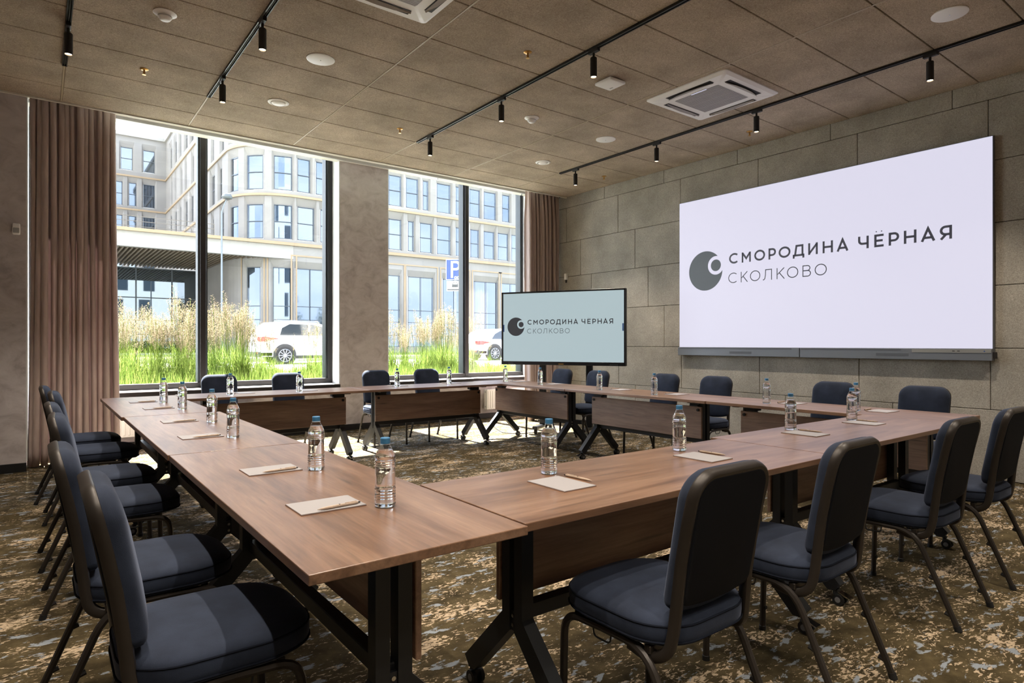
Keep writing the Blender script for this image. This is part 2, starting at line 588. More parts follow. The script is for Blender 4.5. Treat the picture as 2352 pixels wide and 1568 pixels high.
# ================================================================== room shell
XW = 6.92            # face of the right (screen) wall
YE = 7.64            # where the ceiling stops at the curtain pocket
YI = 8.53            # inner face of the window wall
YO = 8.96            # outer face of the window wall
H = 3.63             # underside of the ceiling tiles
HP = 3.82            # pocket soffit / window head
XL, YB = -2.6, -3.0
SILL = 0.645
W1 = (-0.10, 3.40)
W2 = (4.14, 6.905)

floor = struct(MB().box(XL, YB, -0.12, XW + 0.2, YO, 0.0).build('floor', 'carpet'))

# window wall (one continuous wall with two openings)
mb = MB()
struct(MB().box(XL, YE + 0.02, 0, W1[0], YO, HP + 0.15).build('wall_pier', 'plaster'))   # pier beside the tall curtain
mb.box(W1[0], YI, 0, XW + 0.2, YO, SILL - 0.03)               # parapet
mb.box(W1[1], YI, SILL - 0.03, W2[0], YO, HP + 0.15)                 # column
mb.box(W2[1], YI, SILL - 0.03, XW + 0.2, YO, HP + 0.15)
mb.box(XL, YO - 0.02, HP + 0.15, XW + 0.2, YO, HP + 0.30)
struct(mb.build('wall_front', 'plaster'))
mb = MB()
mb.box(W1[1] - 0.012, YI + 0.004, SILL, W1[1] - 0.0005, YO - 0.1, HP + 0.15)
mb.box(W1[0] + 0.0005, YE + 0.03, 0.1, W1[0] + 0.012, YO - 0.1, HP + 0.15)
struct(mb.build('trim_1', 'white_reveal'))
mb = MB()
mb.box(W2[1] - 0.012, YI + 0.004, SILL, W2[1] - 0.0005, YO - 0.1, HP + 0.15)
mb.box(W2[0] + 0.0005, YI + 0.004, SILL, W2[0] + 0.012, YO - 0.1, HP + 0.15)
struct(mb.build('trim_2', 'white_reveal'))
# pocket soffit, edge board and slab above
struct(MB().box(XL, YE - 0.02, HP, XW + 0.2, YI + 0.08, HP + 0.16).build('trim_3', 'white_trim'))
mb = MB()
mb.box(XL, YE - 0.012, H - 0.012, XW, YE + 0.014, HP)
mb.box(XL, YE + 0.014, H + 0.05, XW, YE + 0.05, H + 0.062)
struct(mb.build('trim_4', 'white_trim'))
struct(MB().box(XL, YI + 0.08, HP + 0.15, XW + 0.2, YO - 0.02, HP + 0.30).build('trim_6', 'white_trim'))
struct(MB().box(XL, YI - 0.18, HP - 0.035, XW, YI - 0.15, HP).build('trim_5', 'device_grey'))

struct(MB().box(XL - 0.2, YB - 0.2, -0.12, XL, YO, HP + 0.16).build('wall_left', 'plaster_light'))
struct(MB().box(XL, YB - 0.2, -0.12, XW + 0.2, YB, HP + 0.16).build('wall_back', 'plaster_light'))
# baseboards
mb = MB(); mb.box(XL, YE + 0.004, 0, W1[0] + 0.004, YE + 0.02, 0.085)
mb.box(W1[0] + 0.004, YI - 0.016, 0, XW, YI, 0.085)
struct(mb.build('baseboard_front', 'baseboard_black'))

# right wall: dark backing with felt panels in running bond
wr = struct(MB().box(XW, YB, -0.12, XW + 0.2, YO, HP + 0.16).build('wall_right', 'void_black'))
PZ = [0.004, 0.635, 1.193, 1.762, 2.33, 2.897, 3.457, H + 0.03]
PY = [6.155, 6.48, 5.629, 5.918, 6.163, 5.354, 5.636]
PL = 1.143
G = 0.0055
panel_meshes = {}
for r in range(7):
    z0, z1 = PZ[r] + G / 2, PZ[r + 1] - G / 2
    y = PY[r]
    while y < YI: y += PL
    while y > YB:
        a, b = max(y - PL, YB) + G / 2, min(y, YI) - G / 2
        if b - a > 0.05:
            key = (round(b - a, 3), r)
            if key not in panel_meshes:
                panel_meshes[key] = MB().rbox(-0.018, 0, 0, 0.0, b - a, z1 - z0, 0.003, 1).mesh('felt_panel', 'wall_felt')
            place('felt_panel', panel_meshes[key], wr, (XW, a, z0))
        y -= PL

# ceiling: dark plenum slab, grid rails, single felt tiles
ce = struct(MB().box(XL, YB, H + 0.05, XW, YE - 0.012, H + 0.19).build('ceiling', 'void_black'))
CX0, CPX = 0.176, 1.1345
CY0, CPY = 7.19, 0.578
xs = [CX0 + CPX * k for k in range(-3, 7)]
ys = [CY0 - CPY * k for k in range(-1, 19)]
tile_meshes = {}
for i in range(len(xs) - 1):
    for j in range(len(ys) - 1):
        x0, x1 = max(xs[i], XL) + 0.008, min(xs[i + 1], XW - 0.02) - 0.008
        y1, y0 = min(ys[j], YE - 0.014) - 0.005, max(ys[j + 1], YB) + 0.005
        if x1 - x0 < 0.05 or y1 - y0 < 0.05: continue
        key = (round(x1 - x0, 3), round(y1 - y0, 3))
        if key not in tile_meshes:
            tile_meshes[key] = MB().rbox(0, 0, 0, x1 - x0, y1 - y0, 0.03, 0.003, 1).mesh('ceiling_tile', 'ceiling_felt')
        place('ceiling_tile', tile_meshes[key], ce, (x0, y0, H))
for x in xs:
    if XL + 0.05 < x < XW - 0.1:
        MB().box(x - 0.007, YB, H - 0.001, x + 0.007, YE - 0.014, H + 0.03).build('grid_rail', 'grid_rail', ce)

# windows: frames, mullion, sill board, panes
def window(idx, x0, x1, mull, jambs):
    yf0, yf1 = 8.78, 8.90
    fr = MB()
    zb, zt = SILL + 0.025, HP + 0.15
    fr.box(x0, yf0, zb, x1, yf1, zb + 0.07)
    fr.box(x0, yf0, zt - 0.03, x1, yf1, zt)
    for a, b in jambs:
        fr.box(a, yf0, zb + 0.07, b, yf1, zt - 0.03)
    wroot = struct(fr.build('window_%d' % idx, 'frame_dark'))
    ed = [jambs[0][1], mull[0], mull[1], jambs[1][0]]
    MB().rbox(mull[0], yf0 - 0.01, zb + 0.03, mull[1], yf1 + 0.06, zt, 0.004, 1).build('mullion', 'frame_dark', wroot)
    sa = MB()   # sash edges, seen from the side as pale green-grey strips
    for a, b in ((ed[0], ed[1]), (ed[2], ed[3])):
        sa.box(a, yf0 + 0.03, zb + 0.07, a + 0.022, yf1 + 0.05, zt - 0.03)
        sa.box(b - 0.022, yf0 + 0.03, zb + 0.07, b, yf1 + 0.05, zt - 0.03)
    sa.build('sash', 'frame_side', wroot)
    for a, b in ((ed[0], ed[1]), (ed[2], ed[3])):
        MB().box(a + 0.02, 8.86, zb + 0.068, b - 0.02, 8.866, zt - 0.028).build('pane', 'window_glass', wroot)
    si = MB().rbox(x0, YI - 0.05, SILL - 0.002, x1, yf0 + 0.02, SILL + 0.026, 0.004, 1).build('sill_board', 'sill_stone', wroot)
    MB().box(x0 + 0.002, YI - 0.055, SILL - 0.03, x1 - 0.002, YI - 0.048, SILL + 0.018).build('sill_edge', 'frame_dark', si)
window(1, W1[0] + 0.013, W1[1] - 0.013, (1.645, 1.715), ((W1[0] + 0.013, W1[0] + 0.08), (W1[1] - 0.08, W1[1] - 0.013)))
window(2, W2[0] + 0.013, W2[1] - 0.013, (5.665, 5.735), ((W2[0] + 0.013, W2[0] + 0.06), (W2[1] - 0.03, W2[1] - 0.013)))

# ------------------------------------------------------------------ curtains
def curtain(x0, x1, y, folds, label, seed, flare):
    rnd = random.Random(seed)
    nz, nx = 26, folds * 14
    ph = [rnd.uniform(0.75, 1.3) for _ in range(folds + 2)]
    tot = sum(ph[:folds])
    edges = [0]
    for k in range(folds): edges.append(edges[-1] + ph[k] / tot)
    amp = [rnd.uniform(0.6, 1.15) for _ in range(folds + 1)]
    rows = []
    for iz in range(nz + 1):
        t = iz / nz                       # 0 top .. 1 bottom
        z = HP - 0.03 - t * (HP - 0.03 - 0.012)
        row = []
        for ix in range(nx + 1):
            u = ix / nx
            k = min(folds - 1, max(i for i in range(folds) if edges[i] <= u + 1e-9))
            lu = (u - edges[k]) / (edges[k + 1] - edges[k])
            a = amp[k] * (0.022 + 0.058 * min(1, t * 6 + 0.15))
            wob = 0.010 * math.sin(3.1 * t + k * 1.7)
            yy = y + a * math.cos(2 * PI * lu) + wob + (0.012 * math.sin(u * 240) * max(0, 1 - t * 14))
            xx = x0 + (x1 - x0) * u + 0.012 * math.sin(2.2 * t + 2 * k) + 0.018 * math.sin(4 * PI * lu) * amp[k]
            xx += flare * t * t * (u - 0.5)
            if t > 0.93: yy += (t - 0.93) * 0.6 * math.sin(u * 9)
            row.append((xx, yy - 0.0, z))
        rows.append(row)
    base = Vector(((x0 + x1) / 2, y, 0))
    th = thing('curtain', label, 'curtain', base)
    mb = MB()
    rows = [[(a - base.x, b - base.y, c) for a, b, c in r] for r in rows]
    mb.loft(rows, False, False, closed=False)
    ob = mb.build('drape', 'curtain_cloth', th, smooth=True, angle=80)
    md = ob.modifiers.new('solid', 'SOLIDIFY'); md.thickness = 0.004
    tp = MB()
    tp.box(x0 - base.x, -0.028, HP - 0.05, x1 - base.x, 0.028, HP - 0.032)
    tp.build('curtain_rail', 'white_trim', th)
    return th
curtain(-0.075, 0.665, 7.85, 13, 'tall mauve brown pleated curtain hanging beside the white motion sensor pier', 3, 0.05)
curtain(6.22, 6.88, 7.82, 12, 'mauve brown pleated curtain in the corner behind the standing display', 9, -0.02)

# ------------------------------------------------------------------ radiators under the windows
def radiator(x0, x1, label):
    t = thing('radiator', label, 'radiator', ((x0 + x1) / 2, 8.42, 0.16), 0, 'panel radiators under the windows')
    hw = (x1 - x0) / 2
    MB().rbox(-hw, -0.045, 0, hw, 0.045, 0.325, 0.006, 2).build('panel', 'radiator_white', t)
    k = int((x1 - x0) / 0.045)
    rb = MB()
    for i in range(k):
        xx = -hw + 0.03 + i * (2 * hw - 0.06) / max(1, k - 1)
        rb.rbox(xx - 0.011, -0.051, 0.025, xx + 0.011, -0.044, 0.30, 0.003, 1)
    rb.build('rib', 'radiator_white', t)
    for zz in (0.045, 0.285):
        MB().cyl((-hw - 0.006, 0, zz), (-hw + 0.002, 0, zz), 0.012, 12).build('plug', 'device_grey', t, smooth=True)
    for sx_ in (-1, 1):
        MB().rbox(sx_ * (hw - 0.12) - 0.02, 0.04, 0.03, sx_ * (hw - 0.12) + 0.02, 0.09, 0.30, 0.003, 1).build('wall_bracket', 'device_grey', t)
radiator(0.66, 2.25, 'white ribbed panel radiator on the wall beside the tall curtain')
radiator(5.83, 6.78, 'white panel radiator under the window behind the standing display')

# ------------------------------------------------------------------ small wall devices
t = thing('motion_sensor', 'white motion sensor on the plaster pier beside the tall curtain', 'sensor', (-0.172, YE + 0.02, 2.28))
MB().rbox(-0.03, -0.045, 0, 0.03, 0.001, 0.105, 0.010, 3).build('housing', 'device_white', t, smooth=True)
MB().rbox(-0.024, -0.052, 0.012, 0.024, -0.040, 0.062, 0.006, 2).build('lens', 'device_grey', t, smooth=True)
t = thing('motion_sensor', 'small white motion sensor on the felt wall beside the corner curtain', 'sensor', (XW - 0.018, 7.62, 2.28))
MB().rbox(-0.05, -0.028, 0, 0.001, 0.028, 0.10, 0.010, 3).build('housing', 'device_white', t, smooth=True)
MB().rbox(-0.040, -0.01, -0.05, -0.012, 0.01, 0.004, 0.004, 1).build('mounting_arm', 'slot_dark', t)

# ================================================================== ceiling fittings
ZC = H
def track(x, y0, y1, label):
    t = thing('light_track', label, 'light track', (x, (y0 + y1) / 2, ZC), 0, 'black ceiling light tracks')
    L = (y1 - y0) / 2
    mb = MB()
    mb.box(-0.018, -L, -0.020, -0.010, L, 0.0)
    mb.box(0.010, -L, -0.020, 0.018, L, 0.0)
    mb.box(-0.018, -L, -0.004, 0.018, L, 0.002)
    mb.build('channel', 'track_black', t)
    MB().box(-0.003, -L, -0.016, 0.003, L, -0.004).build('conductor', 'slot_dark', t)
    MB().rbox(-0.019, L - 0.006, -0.021, 0.019, L + 0.004, 0.001, 0.002, 1).build('end_cap', 'track_black', t)
    return t
TX = [0.176, 1.31, 3.58, 5.83]
TL = ['black light track running up to the tall curtain', 'black light track between the smoke detector and the round speaker plate',
      'black light track over the middle of the table ring', 'black light track nearest the wall screen']
for x, l in zip(TX, TL):
    track(x, YB + 0.3, 6.58, l)

def spot_proto():
    t = thing('track_spotlight', 'x', 'spotlight', (0, 0, 0))
    MB().rbox(-0.015, -0.06, -0.046, 0.015, 0.05, -0.016, 0.003, 1).build('adapter', 'spot_black', t)
    MB().lathe([(0.010, -0.085), (0.010, -0.044)], 10).build('stem', 'spot_black', t, smooth=True)
    MB().lathe([(0.0235, -0.240), (0.0275, -0.240), (0.0275, -0.088), (0.025, -0.083)], 20, cap0=False).build('housing', 'spot_black', t, smooth=True)
    MB().lathe([(0.0235, -0.232), (0.0235, -0.228)], 20).build('lens', 'lens_warm', t, smooth=True)
    return t
SPOT_E = 19
sp0 = spot_proto()
ld = bpy.data.lights.new('spot_beam', 'SPOT')
ld.energy = SPOT_E; ld.color = (1.0, 0.88, 0.74); ld.spot_size = math.radians(95); ld.spot_blend = 0.6; ld.shadow_soft_size = 0.025
lo = bpy.data.objects.new('beam', ld); C.objects.link(lo); lo.parent = sp0; lo.location = (0, 0, -0.245)
SPY = [[5.713, 4.46, 3.2, 1.9, 0.6, -0.7, -2.0], [6.021, 4.767, 3.5, 2.25, 1.0, -0.25, -1.5], [6.287, 4.901, 3.636, 1.95, 0.65, -0.65, -1.95], [6.27, 4.868, 3.576, 2.02, 0.7, -0.6, -1.9]]  # spots past the visible ones on each track are unseen, added to brighten the room
first = True
names = ['tall curtain track', 'smoke detector track', 'middle track', 'wall screen track']
for k in range(4):
    for j, y in enumerate(SPY[k]):
        lab = 'black cylinder spotlight %s from the window on the %s' % (ORD[j + 1] if j else 'nearest one', names[k])
        lab = lab.replace('nearest one from the window', 'closest to the window')
        loc = (TX[k], y, ZC)
        if first:
            sp0.location = loc; sp0['label'] = lab; sp0['group'] = 'track spotlights'; first = False
        else:
            dup(sp0, loc, 0, lab, 'track spotlights')

def cassette(x, y, label):
    t = thing('air_conditioner', label, 'air conditioner', (x, y, ZC), 0, 'ceiling cassette air conditioners')
    a, b = 0.432, 0.452
    zt, zb = 0.002, -0.028
    fr = MB()
    out0 = rrect(-a, -b, a, b, 0.03, 4); out1 = rrect(-a + 0.03, -b + 0.03, a - 0.03, b - 0.03, 0.03, 4)
    inn = rrect(-0.245, -0.245, 0.245, 0.245, 0.02, 4)
    fr.loft([[(p[0], p[1], zt) for p in out0], [(p[0], p[1], -0.010) for p in out0], [(p[0], p[1], zb) for p in out1],
             [(p[0], p[1], zb) for p in inn], [(p[0], p[1], zb + 0.012) for p in inn]], True, False)
    fr.build('fascia', 'device_white', t, smooth=True, angle=25)
    g = MB()
    for i in range(30):
        yy = -0.24 + 0.48 * i / 29
        g.box(-0.24, yy - 0.0062, zb - 0.001, 0.24, yy + 0.0062, zb + 0.008)
    for xx in (-0.12, 0, 0.12): g.box(xx - 0.003, -0.245, zb - 0.002, xx + 0.003, 0.245, zb + 0.006)
    g.build('grille', 'grille_grey', t)
    MB().box(-0.244, -0.244, zb + 0.009, 0.244, 0.244, zb + 0.0115).build('grille_shadow', 'slot_dark', t)
    MB().rbox(-0.26, -0.12, zb - 0.004, -0.235, 0.05, zb + 0.004, 0.002, 1).build('badge', 'chrome', t)
    for k in range(4):
        s_ = MB().box(-0.25, 0.315, zb - 0.0012, 0.25, 0.375, zb + 0.004).build('outlet', 'slot_dark', t, rot=(0, 0, k * PI / 2))
        pts = [(-0.25, 0.0), (-0.13, 0.028), (0, 0.036), (0.13, 0.028), (0.25, 0.0)]
        fl = MB()
        lo_ = [(px, 0.322, zb - 0.004) for px, _ in pts]; hi = [(px, 0.330 + py * 0.9, zb - 0.012) for px, py in pts]
        fl.loft([lo_, hi], False, False, closed=False)
        fo = fl.build('flap', 'flap_grey', s_)
        md = fo.modifiers.new('solid', 'SOLIDIFY'); md.thickness = 0.004
    return t
cassette(1.866, 3.665, 'white ceiling cassette air conditioner beside the plain speaker plate')
cassette(5.195, 3.665, 'white ceiling cassette air conditioner beside the track by the wall screen')

def at(name, label, cat, x, y, group=None):
    return thing(name, label, cat, (x, y, ZC), 0, group)
def smoke(x, y, label):
    t = at('smoke_detector', label, 'smoke detector', x, y)
    MB().lathe([(0.075, 0.001), (0.078, -0.006), (0.055, -0.018), (0.045, -0.022)], 28).build('base', 'device_white', t, smooth=True)
    MB().lathe([(0.045, -0.020), (0.046, -0.034), (0.034, -0.050), (0.030, -0.053)], 28).build('head', 'device_white', t, smooth=True)
    MB().lathe([(0.0465, -0.026), (0.0465, -0.030)], 28).build('vent_slot', 'device_grey', t, smooth=True)
smoke(0.729, 5.131, 'white round smoke detector between the two tracks nearest the tall curtain')
smoke(4.167, 5.159, 'small white smoke detector beside the track over the table ring')
def sprinkler(x, y, label, z=ZC, mat='brass'):
    t = thing('sprinkler', label, 'sprinkler', (x, y, z), 0, 'ceiling sprinklers')
    MB().lathe([(0.034, 0.001), (0.034, -0.003), (0.026, -0.008), (0.012, -0.010)], 20).build('rosette', mat, t, smooth=True)
    MB().lathe([(0.007, -0.042), (0.010, -0.030), (0.007, -0.020), (0.009, -0.008)], 10).build('nozzle', mat, t, smooth=True)
    MB().lathe([(0.016, -0.050), (0.016, -0.047), (0.004, -0.042)], 14).build('deflector', mat, t, smooth=True)
for x, y, l in ((0.733, 6.288, 'brass sprinkler head beside the track running to the tall curtain'), (3.205, 4.02, 'brass sprinkler head between the speaker plate and the middle track'),
                (3.21, 6.312, 'brass sprinkler head near the window beside the end of the middle track'), (6.40, 4.01, 'brass sprinkler head above the wall screen'),
                (6.45, 6.34, 'brass sprinkler head in the corner of the felt wall near the curtain')):
    sprinkler(x, y, l)
sprinkler(4.93, 8.42, 'chrome sprinkler head in the curtain pocket beside the window column', HP, 'chrome')
sprinkler(6.58, 8.42, 'chrome sprinkler head in the curtain pocket beside the corner curtain', HP, 'chrome')
def speaker(x, y, label, r=0.115):
    t = at('ceiling_speaker', label, 'speaker', x, y, 'round ceiling speaker plates')
    MB().lathe([(r, 0.001), (r, -0.006), (r - 0.012, -0.010)], 36).build('plate', 'device_white', t, smooth=True)
    MB().lathe([(0.004, -0.013), (0.004, -0.0095)], 10).build('screw', 'chrome', t)
speaker(1.892, 5.169, 'plain white round speaker plate beside the second light track')
speaker(5.298, 5.179, 'plain white round speaker plate beside the track by the wall screen')
speaker(5.275, 1.702, 'plain white round speaker plate over the end of the wall screen')
def diffuser(x, y, label):
    t = at('air_valve', label, 'air vent', x, y, 'round ceiling air valves')
    MB().lathe([(0.100, 0.001), (0.100, -0.006), (0.080, -0.014), (0.068, -0.004), (0.068, 0.0)], 32, cap1=False).build('ring', 'device_white', t, smooth=True)
    MB().lathe([(0.062, -0.002), (0.064, -0.014), (0.050, -0.022)], 32).build('disc', 'device_white', t, smooth=True)
diffuser(1.896, 6.346, 'white round air valve near the window beside the second light track')
diffuser(5.31, 6.337, 'white round air valve near the corner curtain')
t = at('access_point', 'flat white square wireless access point on the ceiling', 'access point', 4.161, 4.013)
MB().rbox(-0.10, -0.10, -0.035, 0.10, 0.10, -0.008, 0.01, 3).build('housing', 'device_white', t, smooth=True)
MB().box(-0.07, -0.07, -0.008, 0.07, 0.07, 0.001).build('mount', 'device_grey', t)
MB().box(0.05, 0.02, -0.0356, 0.065, 0.06, -0.0345).build('badge', 'device_grey', t)

# ================================================================== folding tables
def table_proto(L, D=0.60):
    """local x along the table, +y is the side of the modesty panel"""
    t = thing('folding_table', 'x', 'table')
    MB().rbox(-L / 2 + 0.0015, -D / 2, 0.715, L / 2 - 0.0015, D / 2, 0.740, 0.0025, 2).build('table_top', 'oak_laminate', t)
    LX = 0.675
    # modesty panel with knobs and hangers
    pn = MB().rbox(-LX - 0.03, 0.062, 0.368, LX + 0.03, 0.080, 0.660, 0.002, 1).build('modesty_panel', 'oak_panel', t)
    for sx_ in (-1, 1):
        MB().cyl((sx_ * (LX - 0.005), 0.079, 0.630), (sx_ * (LX - 0.005), 0.090, 0.630), 0.013, 14).build('knob', 'rubber_black', pn, smooth=True)
        hg = MB().rbox(sx_ * (LX - 0.06) - 0.045, 0.035, 0.655, sx_ * (LX - 0.06) + 0.045, 0.075, 0.672, 0.002, 1)
        hg.rbox(sx_ * (LX - 0.06) - 0.055, 0.0, 0.668, sx_ * (LX - 0.06) + 0.055, 0.060, 0.7149, 0.003, 1)
        hg.build('hanger', 'steel_dark', t)
    # cross beam
    MB().rbox(-LX, -0.022, 0.318, LX, 0.022, 0.368, 0.003, 1).build('cross_beam', 'steel_dark', t)
    for sx_ in (-1, 1):
        x = sx_ * LX
        MB().rbox(x - 0.03, -0.21, 0.700, x + 0.03, 0.21, 0.7148, 0.003, 1).build('mounting_plate', 'steel_dark', t)
        for sy in (-1, 1):
            # post then splayed foot, one bent flat bar
            w_, d_ = 0.021, 0.024
            prof = [(0.012, 0.700), (0.054, 0.700), (0.054, 0.335), (0.285, 0.098), (0.258, 0.064), (0.225, 0.064), (0.012, 0.285)]
            lg = MB()
            lg.loft([[(x - d_, sy * yy, zz) for yy, zz in prof], [(x + d_, sy * yy, zz) for yy, zz in prof]])
            lo2 = lg.build('leg', 'steel_dark', t)
            # caster
            cy = sy * 0.262
            ho = MB()
            ho.lathe([(0.012, 0.048), (0.012, 0.066), (0.008, 0.072)], 12, x, cy)
            ho.rbox(x - 0.013, cy - 0.028, 0.030, x + 0.013, cy + 0.012, 0.054, 0.005, 2)
            ca = ho.build('caster', 'rubber_black', t, smooth=True)
            for q in (-1, 1):
                wm = MB()
                wm.cyl((x + q * 0.010, cy - 0.012, 0.026), (x + q * 0.024, cy - 0.012, 0.026), 0.026, 18)
                wm.build('wheel', 'rubber_black', ca, smooth=True)
                hb = MB().cyl((x + q * 0.0235, cy - 0.012, 0.026), (x + q * 0.026, cy - 0.012, 0.026), 0.013, 14)
                hb.build('hub', 'wheel_grey', ca, smooth=True)
            lv = MB()
            lv.add([(x - 0.016, cy + sy * 0.012, 0.062), (x + 0.016, cy + sy * 0.012, 0.062), (x + 0.020, cy + sy * 0.065, 0.045), (x - 0.020, cy + sy * 0.065, 0.045),
                    (x - 0.016, cy + sy * 0.012, 0.056), (x + 0.016, cy + sy * 0.012, 0.056), (x + 0.020, cy + sy * 0.065, 0.038), (x - 0.020, cy + sy * 0.065, 0.038)],
                   [(0, 1, 2, 3), (7, 6, 5, 4), (0, 4, 5, 1), (1, 5, 6, 2), (2, 6, 7, 3), (3, 7, 4, 0)])
            lv.build('brake_lever', 'chrome', ca)
        # joining plate with two bolts
        jp = MB().box(x - 0.018, -0.013, 0.286, x + 0.018, 0.013, 0.352).build('joint_plate', 'steel_dark', t)
        for zz in (0.305, 0.336):
            MB().cyl((x - 0.0215, 0, zz), (x + 0.0215, 0, zz), 0.0065, 10).build('bolt', 'steel_bolt', jp, smooth=True)
        # small stacking buffers under the top
        MB().lathe([(0.016, 0.703), (0.018, 0.7148)], 12, sx_ * (L / 2 - 0.06), -D / 2 + 0.05).build('buffer', 'rubber_black', t)
    return t

tp18 = table_proto(1.80)
tp175 = table_proto(1.757)
used = set()
def put_table(proto, x, y, rz, label):
    g = 'folding tables forming the ring'
    if id(proto) in used:
        return dup(proto, (x, y, 0), rz, label, g)
    used.add(id(proto))
    proto.location = (x, y, 0); proto.rotation_euler = (0, 0, rz); proto['label'] = label; proto['group'] = g
    return proto
# side of the ring by the tall curtain: inner side is +X  -> rz = -90
put_table(tp18, 0.760, 2.226, -PI / 2, 'oak folding table at the end of the curtain-side row, farthest from the curtain')
put_table(tp18, 0.755, 4.032, -PI / 2, 'oak folding table in the middle of the curtain-side row')
put_table(tp18, 0.742, 5.842, -PI / 2, 'oak folding table next to the tall curtain')
# window side, inner side is -Y -> rz = 180
put_table(tp175, 1.930, 6.52, PI, 'oak folding table along the window, next to the curtain-side row')
put_table(tp175, 3.692, 6.54, PI, 'oak folding table along the window, next to the screen-side row')
# screen side, inner side is -X -> rz = 90
put_table(tp18, 4.878, 6.00, PI / 2, 'oak folding table in front of the standing display')
put_table(tp18, 4.878, 4.195, PI / 2, 'oak folding table in the middle of the screen-side row')
put_table(tp18, 4.885, 2.390, PI / 2, 'oak folding table in front of the screen at the end away from the display')
# side opposite the window, inner side is +Y -> rz = 0
put_table(tp175, 1.945, 1.648, 0, 'oak folding table opposite the window, butted against the curtain-side row')
put_table(tp175, 3.705, 1.700, 0, 'oak folding table opposite the window, butted against the screen-side row')

